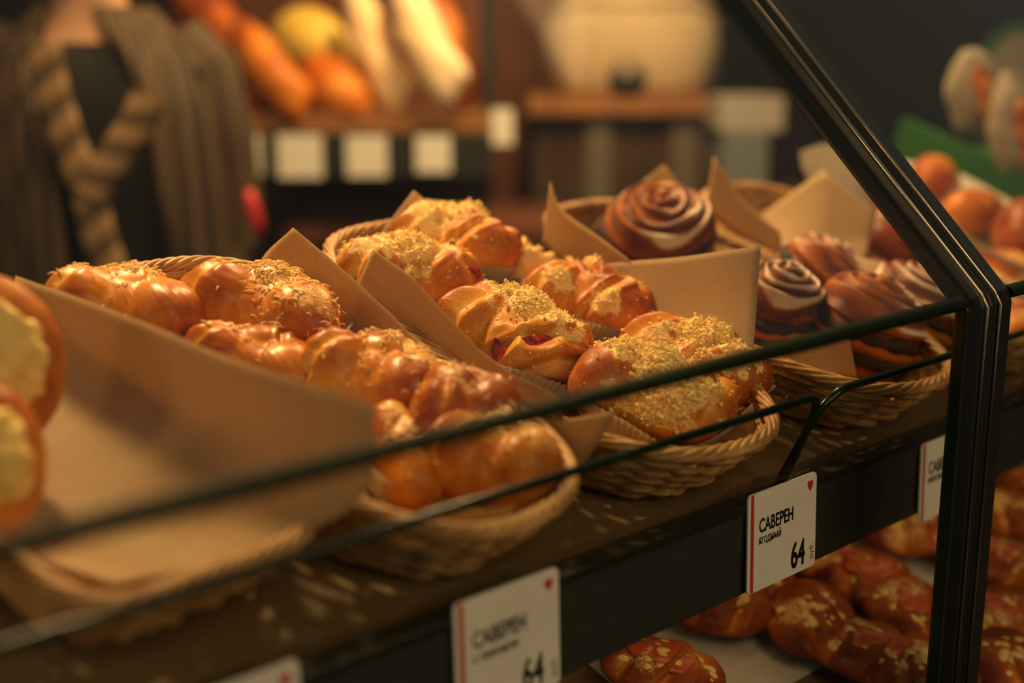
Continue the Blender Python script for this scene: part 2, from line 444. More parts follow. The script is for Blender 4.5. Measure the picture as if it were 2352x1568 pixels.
price_tag(.6372, 1.0055, .0785, .0690, 'white price tag lettered САВЕРЕН ягодный 64, sharp in front of the sugar crumble buns', kind='ягодный')
price_tag(.3850, 1.0055, .0768, .0705, 'white price tag lettered САВЕРЕН 64, cut by the bottom of the photo', kind='с лимоном')
price_tag(.8585, .9990, .0785, .0640, 'white price tag lettered САВЕРЕН half hidden behind the black upright', kind='маковый')
price_tag(.2125, 1.0090, .0775, .0700, 'white price tag of which only the corner with a red heart shows', name=None, price=False)

# ================================================================== wicker baskets
def sup(th, a, b_, e=2.7):
    c, s = np.cos(th), np.sin(th)
    r = (np.abs(c) ** e + np.abs(s) ** e) ** (-1 / e)
    return np.stack([a * r * c, b_ * r * s], -1)
def make_basket(a, bl, h, rows, seed, label, e=2.7, flare=.84, thick=.0022):
    t = empty('wicker_basket', None, label, 'basket', 'wicker baskets lined with paper')
    rs = random.Random(seed); n = 240; th = np.linspace(0, 2 * PI, n, endpoint=False)
    nst = 33
    m = MB()
    for k in range(rows):
        f = (k + .5) / rows; sc = flare + (1 - flare) * f
        xy = sup(th, a * sc, bl * sc, e); nr = xy / np.linalg.norm(xy, axis=1)[:, None]
        off = .0026 * np.sin(nst / 2 * th * 1.0 + k * PI + (PI / 2)) + .0006 * np.sin(5 * th + rs.random() * 6)
        z = .003 + f * (h - .008) + .0008 * np.sin(3 * th + rs.random() * 6)
        P = np.column_stack([xy + nr * off[:, None], z])
        m.tube(P, thick * (1 + .12 * np.sin(nst * th + rs.random() * 6)), 6, True)
        P2 = P.copy(); P2[:, 2] += thick * 1.1; P2[:, :2] += nr * .0006
        m.tube(P2, thick * .75, 5, True)
    for k in range(nst):
        an = 2 * PI * k / nst + .05
        p0 = sup(np.array([an]), a * flare, bl * flare, e)[0]; p1 = sup(np.array([an]), a, bl, e)[0]
        m.tube([(p0[0], p0[1], .001), (*((p0 + p1) / 2), h / 2), (p1[0], p1[1], h - .002)], .0018, 5)
    m.build('woven_side', M['wicker'], t)
    m = MB()
    strands = 6
    for k in range(strands):
        q = 10
        ph = 2 * PI * k / strands
        xy = sup(th, a * 1.0, bl * 1.0, e); nr = xy / np.linalg.norm(xy, axis=1)[:, None]
        r1 = .0036
        P = np.column_stack([xy + nr * (r1 * np.cos(q * th + ph))[:, None], h + r1 * .85 * np.sin(q * th + ph) + .0010 * np.sin(4 * th + seed)])
        m.tube(P, .0021 + .0003 * np.sin(11 * th + k), 6, True)
    m.build('braided_rim', M['wicker'], t)
    m = MB(); xy = sup(th[::4], a * flare, bl * flare, e)
    k = len(xy)
    m.add([(x, y, .002) for x, y in xy] + [(x, y, .0045) for x, y in xy], [tuple(range(k))[::-1], tuple(range(k, 2 * k))] + [(i, (i + 1) % k, k + (i + 1) % k, k + i) for i in range(k)])
    m.build('base', M['wicker'], t)
    return t
def place(t, u, v, yaw=0, w=0.0): t.matrix_world = shelf_frame(u, v, w, math.radians(yaw))
def copy_tree(o, label=None, parent=None):
    c = o.copy(); COL.objects.link(c)
    if parent is not None: c.parent = parent
    if label: c['label'] = label
    for ch in list(o.children): copy_tree(ch, None, c)
    return c
bk2 = make_basket(.101, .190, .050, 9, 3, 'oval wicker basket holding the crumble topped berry buns behind the 64 price tag')
bk1 = make_basket(.090, .180, .049, 9, 5, 'wicker basket holding the shiny plaited buns, between two baskets')
bk3 = copy_tree(bk2, 'wicker basket holding sugar dusted cinnamon rolls beside the black upright')
bk4 = copy_tree(bk2, 'wicker basket with a dark round loaf behind the black upright')
bk5 = copy_tree(bk2, 'wicker basket of flatbread pastries right of the black upright')
place(bk2, .608, .190, 1); place(bk1, .412, .180, 7); place(bk3, .842, .190, 0); place(bk4, 1.068, .195, -2); place(bk5, 1.29, .19, 0)
bk0 = make_basket(.072, .170, .046, 8, 9, 'blurred wicker basket nearest the lens with cream rolls on paper', e=6.0)
place(bk0, .247, .205, 7)

# ================================================================== paper sheets
def sheet(name, rows, label, group=None, sub=10, curl=0.0, seed=1, mat=None, cat='paper liner', world=False, parent=None, th=.00025, lin=False):
    """rows: grid of (u,v,w) control points; smooth surface of real thickness through them"""
    G = np.array(rows, float)
    def cr(A, n):
        if lin: return np.concatenate([A[i] + (A[i + 1] - A[i]) * np.linspace(0, 1, n, endpoint=False).reshape((-1,) + (1,) * (A.ndim - 1)) for i in range(len(A) - 1)] + [A[-1:]])
        A = np.concatenate([2 * A[:1] - A[1:2], A, 2 * A[-1:] - A[-2:-1]]); out = []
        for i in range(1, len(A) - 2):
            for k in range(n):
                s = k / n; p0, p1, p2, p3 = A[i - 1:i + 3]
                out.append(.5 * ((2 * p1) + (-p0 + p2) * s + (2 * p0 - 5 * p1 + 4 * p2 - p3) * s * s + (-p0 + 3 * p1 - 3 * p2 + p3) * s ** 3))
        out.append(A[-2]); return np.array(out)
    G = cr(G, sub); G = cr(G.transpose(1, 0, 2), sub).transpose(1, 0, 2)
    if not world: G = O + G[..., :1] * EU + G[..., 1:2] * EV + G[..., 2:3] * EW
    if curl:
        a, b_ = G.shape[:2]; fl = G.reshape(-1, 3)
        nz = snoise(fl, seed, 38, 2).reshape(a, b_)
        nn = np.cross(G[-1, 0] - G[0, 0], G[0, -1] - G[0, 0]); nn /= np.linalg.norm(nn) + 1e-9
        G = G + nz[..., None] * nn * curl
    m = MB(); m.grid(G); o = m.build(name, mat or M['kraft'], parent)
    s = o.modifiers.new('thickness', 'SOLIDIFY'); s.thickness = th
    if parent is None: tag(o, label, cat, group)
    return o
def U(x, y, u, lean=0.0): return tuple(on_u(x, y, u, lean))
def Vp(x, y, v): return tuple(on_v(x, y, v))
def Wp(x, y, w): return tuple(on_w(x, y, w))
def multi(name, patches, label, group='paper liners folded into the baskets', curl=.0006, seed=1, mat=None, cat='paper'):
    objs = [sheet('patch', p[1:] if p[0] == 'lin' else p, None, None, 8, curl, seed + i, mat, lin=p[0] == 'lin') for i, p in enumerate(patches)]
    V = []; Fc = []; n = 0
    for o in objs:
        me = o.data; V += [v.co[:] for v in me.vertices]; Fc += [tuple(i + n for i in p.vertices) for p in me.polygons]; n += len(me.vertices)
        bpy.data.objects.remove(o); bpy.data.meshes.remove(me)
    o = mesh_obj(name, V, Fc, mat or M['kraft'])
    s = o.modifiers.new('thickness', 'SOLIDIFY'); s.thickness = .00022
    return tag(o, label, cat, group)
def foot(pts, u, w=.016): return [(u, p[1], w) for p in pts]
def floor_patch(u0, u1, v0, v1, w=.013): return [[(u0, v0, w), (u0, (v0 + v1) / 2, w), (u0, v1, w)], [(u1, v0, w), (u1, (v0 + v1) / 2, w), (u1, v1, w)]]
# --- basket of crumble buns
t1 = [U(1262, 618, .708, .25), U(1400, 604, .708, .25), U(1560, 590, .708, .25), U(1748, 565, .708, .25)]
m1 = [U(1240, 660, .704, .25), U(1400, 690, .704, .25), U(1560, 710, .704, .25), U(1739, 690, .704, .25)]
b1 = [(.698, m1[0][1], .016), (.698, m1[1][1], .016), (.698, m1[2][1], .016), U(1728, 830, .694, .2)]
l_t = [U(856, 572, .515, -.10), U(945, 634, .515, -.10), U(1025, 722, .515, -.10), U(1098, 800, .515, -.10), U(1180, 862, .515, -.10), U(1290, 915, .515, -.10)]
l_b = [U(821, 648, .515, -.10), U(891, 706, .515, -.10), U(985, 775, .515, -.10), U(1080, 830, .515, -.10), U(1170, 878, .515, -.10), U(1290, 930, .515, -.10)]
l_f = [(.530, p[1] , .018) for p in l_b]
bk = ['lin', [Vp(885, 521, .370), Vp(950, 437, .374), Vp(1012, 486, .370)], [(.560, .352, .02), (.60, .345, .02), (.640, .34, .02)]]
fr = [[U(1620, 990, .650), U(1690, 960, .660), U(1728, 925, .668)], [U(1640, 1013, .650), U(1700, 1010, .660), U(1743, 1004, .668)]]
multi('paper_liner', [[t1, m1, b1], ['lin', l_t, l_b, l_f], bk, floor_patch(.545, .672, .06, .32), fr], 'tan paper sheet lining the basket of crumble topped buns')
# --- basket of shiny plaited buns
def ur(v): return .4915 - .123 * (v - .18)
rt = [U(x, y, ur(v), .06) for x, y, v in ((672, 522, .36), (765, 600, .31), (885, 708, .245), (985, 808, .19), (1085, 880, .14), (1235, 960, .08), (1417, 944, .035))]
rm = [U(x, y, ur(v), .0) for x, y, v in ((594, 607, .38), (700, 690, .33), (800, 760, .28), (930, 850, .22), (1080, 950, .15), (1200, 1010, .10), (1335, 1072, .04))]
rf = [(ur(p[1]) - .022, min(p[1], .31), .016) for p in rm[:-1]] + [(.482, rm[-1][1] + .005, .03)]
lf = [[U(60, 640, .312, -.1), U(200, 640, .31, -.1), U(420, 640, .43, 0)], [(.33, .31, .018), (.36, .32, .018), (.43, .32, .018)]]
ff = [[(.352, .055, .040), (.385, .022, .052), (.425, .006, .054)], [(.355, .065, .016), (.385, .04, .016), (.42, .03, .016)]]
multi('paper_liner', [[rt, rm, rf], floor_patch(.36, .46, .07, .30), ff], 'large tan paper sheet standing up between the shiny plaited buns and the crumble buns', seed=5)
# --- nearest basket
def ue(v): return .3225 - .123 * (v - .205) - .017
def Uv(x, y, v0): return U(x, y, ue(v0), .16)
wt = [Uv(35, 632, .36), Uv(230, 700, .28), Uv(430, 782, .20), Uv(640, 862, .12), Uv(862, 932, .03)]
wm = [Uv(20, 800, .40), Uv(180, 880, .32), Uv(420, 1000, .22), Uv(660, 1090, .12), Uv(820, 1160, .04)]
wf = [Wp(-90, 960, .016), Wp(90, 1040, .016), Wp(240, 1150, .016), Wp(360, 1225, .016), Wp(490, 1292, .030)]
gl = [Wp(-600, 1100, .015), Wp(-300, 1190, .015), Wp(-80, 1230, .016), Wp(70, 1285, .020), Wp(262, 1345, .030)]
multi('paper_liner', [[wt, wm, wf, gl]], 'blurred paper sheet with a bright folded floor in the basket nearest the lens', seed=9, curl=.0012)
# --- cinnamon roll basket
a_t = [U(1262, 418, .752, -.2), U(1290, 480, .745, -.2), U(1380, 545, .742, -.2), U(1450, 598, .742, -.2)]
a_b = [U(1245, 560, .745, -.2), U(1290, 600, .742, -.2), U(1370, 640, .742, -.2), U(1440, 660, .742, -.2)]
c_t = ['lin', [Vp(1395, 485, .370), Vp(1525, 378, .376), Vp(1604, 480, .370)], [(.80, .352, .02), (.84, .35, .02), (.90, .345, .02)]]
f_t = [[U(1758, 812, .760), U(1830, 790, .775), U(1890, 780, .80), U(1950, 768, .812)], [U(1790, 850, .760), U(1850, 860, .775), U(1910, 862, .80), U(1968, 866, .812)]]
multi('paper_liner', [[a_t, a_b], c_t, f_t, floor_patch(.785, .90, .06, .32)], 'tan paper sheet under the sugar dusted cinnamon rolls', seed=13)
# --- basket with the round loaf
d_t = [U(1640, 358, .962, -.2), U(1690, 440, .962, -.2), U(1745, 495, .962, -.2), U(1790, 530, .962, -.2)]
d_b = [U(1618, 480, .962, -.2), U(1680, 530, .962, -.2), U(1740, 565, .962, -.2), U(1800, 590, .962, -.2)]
e_t = ['lin', [U(1742, 498, 1.05), U(1890, 388, 1.06), U(2015, 485, 1.07)], [U(1775, 560, 1.01), U(1900, 560, 1.03), U(2000, 545, 1.06)], [U(1800, 625, .990), U(1900, 625, 1.0), U(1985, 612, 1.03)]]
g_t = [[U(1745, 545, .990), U(1880, 575, .985), U(2060, 610, .975), U(2240, 665, .965)], [U(1780, 640, .958, 0), U(1950, 650, .958), U(2110, 700, .958), U(2250, 760, .958)]]
multi('paper_liner', [[d_t, d_b], e_t, g_t, floor_patch(1.0, 1.13, .06, .32)], 'wide tan paper sheet behind the cinnamon rolls, standing in two peaks', seed=17)


# ================================================================== buns
def lobed(dirs, lobes, p=16):
    T = []
    for c, ax, Rm in lobes:
        c = np.array(c, float); A = np.array(ax, float)
        D = (dirs @ Rm) / A; C = (Rm.T @ c) / A
        aa = (D * D).sum(1); bb = -2 * D @ C; cc = C @ C - 1
        disc = bb * bb - 4 * aa * cc
        t = np.where(disc > 0, (-bb + np.sqrt(np.maximum(disc, 0))) / (2 * aa), 0); T.append(np.maximum(t, 0))
    T = np.array(T); r = (T ** p).sum(0) ** (1 / p)
    s = np.sort(T, 0); near = 1 - np.clip((s[-1] - s[-2]) / (s[-1] + 1e-9) / .10, 0, 1)
    return r, near
def rotz(a): c, s = math.cos(a), math.sin(a); return np.array([[c, -s, 0], [s, c, 0], [0, 0, 1.0]])
def rot_yz(a, e): 
    c, s = math.cos(e), math.sin(e); return rotz(a) @ np.array([[c, 0, s], [0, 1, 0], [-s, 0, c]])
def folds(D, dims, arcs):
    """creases carved along arcs over the bun: [(start, mid, end, depth, width)] in unit coordinates; returns displacement and crease mask"""
    disp = np.zeros(len(D)); msk = np.zeros(len(D)); dm = np.array(dims)
    for a, m_, b_, dep, wd in arcs:
        a, m_, b_ = (np.array(v, float) * dm for v in (a, m_, b_)); t = np.linspace(0, 1, 16)[:, None]
        Q = (1 - t) ** 2 * a + 2 * t * (1 - t) * (2 * m_ - (a + b_) / 2) + t ** 2 * b_; Q /= np.linalg.norm(Q, axis=1)[:, None]
        best = np.full(len(D), 9.0); tb = np.zeros(len(D))
        for i, (q, q2) in enumerate(zip(Q[:-1], Q[1:])):
            e = q2 - q; u_ = np.clip(((D - q) @ e) / (e @ e), 0, 1); d = np.linalg.norm(D - q - u_[:, None] * e, axis=1)
            sw = d < best; best[sw] = d[sw]; tb[sw] = (i + u_[sw]) / 15
        fade = np.clip(np.sin(PI * np.clip(tb, .02, .98)) * 2.2, 0, 1)
        x = best / wd; disp += fade * (-dep * np.exp(-x * x) + .42 * dep * np.exp(-((x - 2.1) / .95) ** 2)); msk = np.maximum(msk, fade * np.exp(-(x / 1.1) ** 2))
    return disp, msk
def plait_arcs(seed, n, dep, wd):
    rs = random.Random(seed); A = []
    for k in range(n):
        x = -.85 + 1.45 * k / n + rs.uniform(-.05, .05); d_ = dep * rs.uniform(.8, 1.2)
        A.append(((x, -.85, -.15), (x + .24, -.45, .7), (x + .50 + rs.uniform(-.06, .06), .12, .85), d_, wd))
        x += .72 / n
        A.append(((x, .85, -.15), (x + .24, .45, .7), (x + .50, -.10, .85), d_, wd))
    return A
def bun_shape(L, Wd, H, seed, style):
    rs = random.Random(seed); a, b_, c = L / 2, Wd / 2, H / 2
    lobes = [((0, 0, 0), (a * .88, b_ * .86, c * .82), rotz(0))]
    if style == 'crumble':
        lobes = [((0, 0, 0), (a * .93, b_ * .84, c * .86), rotz(0))]
        for k in range(3):
            x = (-.52 + .50 * k + rs.uniform(-.06, .06)) * a; y = (.14 if k % 2 else -.12) * b_
            lobes.append(((x, y, c * .10), (a * .46, b_ * .84, c * (.90 if k != 1 else .98)), rot_yz((.55 if k % 2 else -.5) + rs.uniform(-.2, .2), rs.uniform(-.08, .08))))
        lobes.append(((a * .30, -b_ * .30, -c * .05), (a * .62, b_ * .60, c * .72), rotz(.12)))
        lobes.append(((-a * .42, b_ * .34, 0), (a * .50, b_ * .58, c * .74), rotz(-.2)))
    elif style == 'plait':
        lobes = [((0, 0, 0), (a * .92, b_ * .84, c * .84), rotz(0))]
        for k in range(3):
            x = (-.50 + .50 * k) * a; y = (.24 if k % 2 else -.20) * b_
            lobes.append(((x, y, c * .08), (a * .56, b_ * .66, c * .92), rot_yz((.42 if k % 2 else -.42) + rs.uniform(-.15, .15), rs.uniform(-.14, .14))))
        lobes.append(((a * .45, b_ * .05, c * .05), (a * .50, b_ * .72, c * .82), rotz(.5)))
        lobes.append(((0, -b_ * .42, -c * .1), (a * .80, b_ * .50, c * .62), rotz(.1)))
    elif style == 'croissant':
        for k in range(7):
            x = (-.9 + .3 * k) * a; s = 1 - .55 * abs(k - 3) / 3
            lobes.append(((x, b_ * .5 * (abs(k - 3) / 3) ** 2, 0), (a * .24, b_ * .95 * s, c * s), rotz(.25 if k % 2 else -.1)))
    elif style == 'round':
        lobes.append(((0, 0, c * .1), (a * .93, b_ * .93, c * .9), rotz(0)))
        lobes.append(((a * .2, b_ * .1, c * .15), (a * .6, b_ * .7, c * .85), rotz(.5)))
    return lobes
def bun(name, style, L, Wd, H, m4, seed, label, group, mat='dough', cat='bun', sub=6, crumbs=0, patches=(), liner=True, jam=(), shreds=0, bake0=.40, liner_h=.023, lobeseed=None, grooves=0.0, arcs=None, coarse=0.0):
    t = empty(name, m4, label, cat, group)
    D, Fc = ico(sub)
    r, near = lobed(D, bun_shape(L, Wd, H, lobeseed or seed, style))
    P = D * r[:, None]
    n1 = snoise(P, seed + 7, 70, 3); n2 = snoise(P, seed + 11, 320, 2)
    if grooves:
        g = np.sin(P[:, 0] * 330 + P[:, 1] * 210 + 2.0 * n1); P = P * (1 + (grooves * g * np.clip(np.abs(P[:, 0]) / (L / 2), 0, 1) ** 1.5)[:, None])
    P = P * (1 + .022 * n1 + .006 * n2 - .018 * near)[:, None]
    if arcs is None: arcs = {'crumble': plait_arcs(seed, 2, .0050, .085), 'plait': plait_arcs(seed, 1, .0030, .08)}.get(style, [])
    fm = np.zeros(len(P))
    if arcs:
        fd, fm = folds(D, (L, Wd, H), arcs); P = P + D * fd[:, None]
        if style == 'plait': P = P + D * (.00030 * np.sin(36 * (D[:, 0] * .8 + D[:, 1] * 1.3) + 6 * n1) * np.clip(1.1 - np.abs(D[:, 2]), 0, 1))[:, None]
    P = P + D * (.0011 * snoise(P, seed + 21, 150, 2) * (1.0 if style != 'round' else .4))[:, None]
    zb = -H * .40; P[:, 2] = np.where(P[:, 2] < zb, zb + (P[:, 2] - zb) * .15, P[:, 2])
    hz = (P[:, 2] + H / 2) / H
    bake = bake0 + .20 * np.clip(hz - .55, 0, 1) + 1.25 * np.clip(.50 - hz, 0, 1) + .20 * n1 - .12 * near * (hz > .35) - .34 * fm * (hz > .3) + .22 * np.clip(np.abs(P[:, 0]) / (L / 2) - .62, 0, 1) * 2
    dust = np.zeros(len(P)); crp = []
    ctr = []
    for (px, py, pr) in patches:
        d = np.hypot((P[:, 0] - px * L) / (pr * L), (P[:, 1] - py * Wd) / (pr * Wd * 1.15)) + .55 * n1 + .30 * n2
        dust = np.maximum(dust, np.clip(1.35 - d, 0, 1) * (P[:, 2] > 0))
    for (jx, jy, jr) in jam:
        d = np.hypot(P[:, 0] - jx * L, P[:, 1] - jy * Wd) / jr
        hit = (P[:, 2] > -H * .1)
        P[:, 2] += hit * (-.0035 * np.clip(1 - d, 0, 1) + .0020 * np.exp(-((d - 1.25) / .28) ** 2))
        dust *= np.where(hit, np.clip((d - .9) * 3, 0, 1), 1); bake = bake - .25 * hit * np.exp(-((d - 1.2) / .3) ** 2)
    if crumbs:
        pile = np.clip((dust - .30) * 2.2, 0, 1); hf = snoise(P, seed + 31, 700, 2)
        P = P + D * (pile * (.0013 + .0011 * hf + .0006 * snoise(P, seed + 32, 1700, 1)))[:, None]
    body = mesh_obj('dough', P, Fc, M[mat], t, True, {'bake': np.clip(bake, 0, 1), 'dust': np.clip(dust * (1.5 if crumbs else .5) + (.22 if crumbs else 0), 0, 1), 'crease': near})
    for (jx, jy, jr) in jam:
        d = np.hypot(P[:, 0] - jx * L, P[:, 1] - jy * Wd) + 10 * (P[:, 2] < 0); i = int(np.argmin(d)); q = P[i] * .985
        J, JF = ico(4); rs = np.random.RandomState(seed + i)
        nrm = q / np.array([L, Wd, H]) ** 2; nrm /= np.linalg.norm(nrm); ex = np.cross([0, 1, 0], nrm); ex /= np.linalg.norm(ex); ey = np.cross(nrm, ex)
        Q = J * np.array([jr * 1.0, jr * .55, jr * .22]) * (1 + .30 * snoise(J, seed + i, 4, 3))[:, None]
        an = rs.uniform(-.6, .6); Q[:, :2] = Q[:, :2] @ rotz(an)[:2, :2]
        Q = q + Q[:, :1] * ex + Q[:, 1:2] * ey + Q[:, 2:] * nrm
        mesh_obj('jam_filling', Q, JF, M['jam'], t)
    if crumbs:
        rs = np.random.RandomState(seed); cand = np.where((dust > .18) & (P[:, 2] > -.1 * H))[0]
        wts = dust[cand] ** 1.3; wts /= wts.sum()
        pick = rs.choice(cand, size=crumbs, p=wts)
        stray = np.where((P[:, 2] > -.05 * H))[0]; pick = np.concatenate([pick, rs.choice(stray, size=crumbs // 9)])
        Vs = []; Fs = []; nn = 0
        A, AF = ico(1); B_, BF = ico(2)
        for i in pick:
            big = rs.rand() < .06 + coarse
            rad = rs.uniform(.0009, .0018) if big else rs.uniform(.00025, .0008)
            G0, GF = (B_, BF) if big else (A, AF)
            g = G0 * rad * rs.uniform(.7, 1.3, size=3) * (1 + .09 * rs.normal(size=(len(G0), 1)))
            q = P[i] * (1 + rs.uniform(-.005, .022 if dust[i] > .6 else .008)) + rs.normal(size=3) * .0012
            Vs.append(g + q); Fs += [tuple(k + nn for k in f) for f in GF]; nn += len(g)
        o = mesh_obj('crumble_topping', np.concatenate(Vs), Fs, M['crumb'], t); o['kind'] = 'stuff'
    if shreds:
        rs = np.random.RandomState(seed + 5); cand = np.where(P[:, 2] > .15 * H)[0]
        d = np.min([np.hypot((P[cand, 0] - px * L) / (pr * L), (P[cand, 1] - py * Wd) / (pr * Wd)) for px, py, pr in (patches or [(0, 0, .3)])], 0)
        w_ = np.exp(-d ** 2) + .03; w_ /= w_.sum(); m = MB()
        for i in rs.choice(cand, size=shreds, p=w_):
            q = P[i] * 1.012; l = rs.uniform(.0015, .0042); an = rs.uniform(0, 2 * PI); cv = rs.uniform(-.0012, .0012)
            dx, dy = math.cos(an), math.sin(an)
            m.tube([q - np.array([dx * l, dy * l, .0003]), q + np.array([-dy * cv, dx * cv, .0008]), q + np.array([dx * l, dy * l, -.0002])], rs.uniform(.0003, .0006), 4)
        o = m.build('grated_topping', M['shred'], t); o['kind'] = 'stuff'
    if liner: paper_case(t, L * .50, Wd * .50, -H * .43, liner_h, seed)
    return t
def paper_case(t, a, b_, z0, h, seed, e=2.4):
    n = 76 * 4; th = np.linspace(0, 2 * PI, n, endpoint=False)
    ph = (np.arange(n) % 4); zz = np.array([0, 1, 0, -1])[ph] * .0014
    G = []
    wav = .0035 * np.sin(3 * th + seed) + .002 * np.sin(5 * th + seed * 2)
    for k, f in enumerate((0, .12, .5, .85, 1.0)):
        xy = sup(th, a * (.80 + .24 * f), b_ * (.80 + .30 * f), e); nr = xy / np.linalg.norm(xy, axis=1)[:, None]
        z = z0 + h * f + (wav * f if k > 1 else 0) + (zz * .8 if k == 4 else 0)
        G.append(np.column_stack([xy + nr * (zz * (.3 + .7 * f))[:, None], np.broadcast_to(z, (n,))]))
    m = MB(); m.grid(np.array(G), closed_v=True)
    m.F.append(tuple(range(n))[::-1])
    o = m.build('paper_case', M['white_paper'], t, False)
    s = o.modifiers.new('thickness', 'SOLIDIFY'); s.thickness = .00018
def bun_between(a, b_, w, **kw):
    """ends of the bun read off on the plane at height w above the sloping shelf"""
    A = on_w(*a, w); B = on_w(*b_, w); c = (A + B) / 2; d = B - A
    return shelf_frame(c[0], c[1], w, math.atan2(d[1], d[0])), float(np.hypot(d[0], d[1]))
def tilt(m4, pitch=0, roll=0): return m4 @ Matrix.Rotation(math.radians(pitch), 4, 'Y') @ Matrix.Rotation(math.radians(roll), 4, 'X')
GB1 = 'shiny plaited buns'; GB2 = 'crumble topped berry buns'; GB3 = 'sugar dusted cinnamon rolls'
def put(style, a, b_, w, Wd, H, seed, label, group, dp=0, dr=0, Ls=1.0, off=(0, 0, 0), **kw):
    m4, L = bun_between(a, b_, w)
    m4 = Matrix.Translation(Vector((EU * off[0] + EV * off[1] + EW * off[2]).tolist())) @ m4
    return bun('berry_bun' if style == 'crumble' else 'plaited_bun', style, L * Ls, Wd, H, tilt(m4, dp, dr), seed, label, group, **kw)
# crumble basket
put('crumble', (772, 620), (1105, 655), .047, .078, .056, 21, 'crumble berry bun at the back left of its basket, in a fluted paper case', GB2, sub=7, crumbs=1500, patches=[(-.08, .05, .28), (-.40, .1, .10), (.1, .1, .2)], jam=[(.40, -.22, .010), (.33, .2, .006)])
put('crumble', (915, 525), (1190, 600), .052, .080, .056, 22, 'crumble berry bun rearmost of its basket with one small jam dot', GB2, sub=7, crumbs=1500, patches=[(-.22, .1, .24), (.0, .25, .22)], jam=[(.0, -.35, .0045)])
put('crumble', (1120, 600), (1245, 640), .036, .06, .046, 23, 'half hidden berry bun squeezed behind three crumble buns', GB2, crumbs=500, patches=[(.1, .1, .4)], jam=[(-.05, -.3, .012)], Ls=1.3)
put('crumble', (1205, 655), (1505, 735), .044, .080, .054, 24, 'lightly dusted plaited berry bun in front of the standing paper flap', GB2, sub=7, crumbs=1300, patches=[(.12, -.34, .11), (-.1, .3, .14), (-.25, -.25, .09), (.3, .2, .08)])
put('crumble', (1035, 715), (1365, 850), .044, .084, .058, 25, 'sharply focused crumble bun with red jam openings in the middle of the basket', GB2, sub=7, crumbs=2600, patches=[(-.10, .16, .23), (.08, .05, .18), (.22, -.05, .12), (-.32, .2, .07)], jam=[(.02, -.46, .0110), (.22, -.34, .0125), (.42, .10, .0080)],
    arcs=[((-.55, -.9, -.2), (-.42, -.2, .7), (-.30, .8, .2), .0060, .09), ((-.80, -.5, .1), (-.62, -.05, .6), (-.42, .1, .75), .0055, .10), ((-.1, -.9, -.2), (.22, -.55, .5), (.70, .0, .55), .0055, .085), ((.30, -.9, -.3), (.55, -.6, .2), (.92, -.1, .1), .0045, .08), ((.15, .7, .3), (.4, .3, .7), (.62, .05, .65), .0045, .08)])
put('crumble', (1450, 770), (1755, 905), .044, .078, .056, 26, 'crumble berry bun at the front right of its basket', GB2, sub=7, crumbs=2400, patches=[(.0, -.10, .18), (.30, -.15, .13), (.15, .3, .15), (-.2, -.3, .1)], coarse=.05)
put('crumble', (1330, 850), (1680, 970), .045, .090, .058, 27, 'berry bun most thickly covered in yellow crumble, at the basket front', GB2, sub=7, crumbs=5200, coarse=.06, patches=[(-.22, .0, .22), (.02, -.1, .26), (.22, -.18, .16)], jam=[(-.30, .34, .0085)],
    arcs=[((.25, .9, -.1), (.45, .3, .6), (.62, -.7, .0), .0060, .10), ((-.85, .4, .2), (-.55, .5, .6), (-.2, .8, .2), .005, .09)])
# plaited basket
put('plait', (115, 670), (470, 745), .044, .080, .052, 31, 'shiny plaited bun at the back left below the woven rim', GB1, mat='dough_gloss', shreds=90, patches=[(-.1, .2, .2), (-.35, 0, .15)], grooves=.012)
put('plait', (432, 665), (785, 765), .047, .088, .060, 32, 'largest shiny plaited bun scattered with grated shreds, at the back of its basket', GB1, mat='dough_gloss', shreds=240, patches=[(.05, .15, .28), (.36, -.2, .2)], grooves=.02)
put('plait', (430, 790), (750, 885), .036, .066, .046, 33, 'shiny plaited bun half hidden by the blurred foreground paper', GB1, mat='dough_gloss', shreds=60, patches=[(-.3, .2, .2)], grooves=.01)
put('plait', (702, 825), (1030, 925), .044, .084, .056, 34, 'shiny plaited bun with a bright glint in the middle of its basket', GB1, mat='dough_gloss', shreds=130, patches=[(.1, .2, .3), (.3, -.1, .2)], grooves=.012)
put('plait', (945, 965), (1155, 945), .052, .070, .056, 35, 'round brown end of a shiny bun crossed by the green glass edge', GB1, mat='dough_gloss', shreds=50, patches=[(0, 0, .4)], bake0=.5, Ls=1.05)
put('plait', (1000, 1040), (1300, 1120), .042, .088, .062, 36, 'big shiny bun at the front of its basket above the woven side', GB1, mat='dough_gloss', shreds=70, patches=[(.1, .2, .4)], bake0=.42, Ls=1.0, off=(0, .008, 0))
put('plait', (880, 960), (1000, 1150), .034, .052, .044, 37, 'narrow shiny bun standing at the left front of its basket', GB1, mat='dough_gloss', shreds=40, patches=[(0, 0, .4)], grooves=.01)

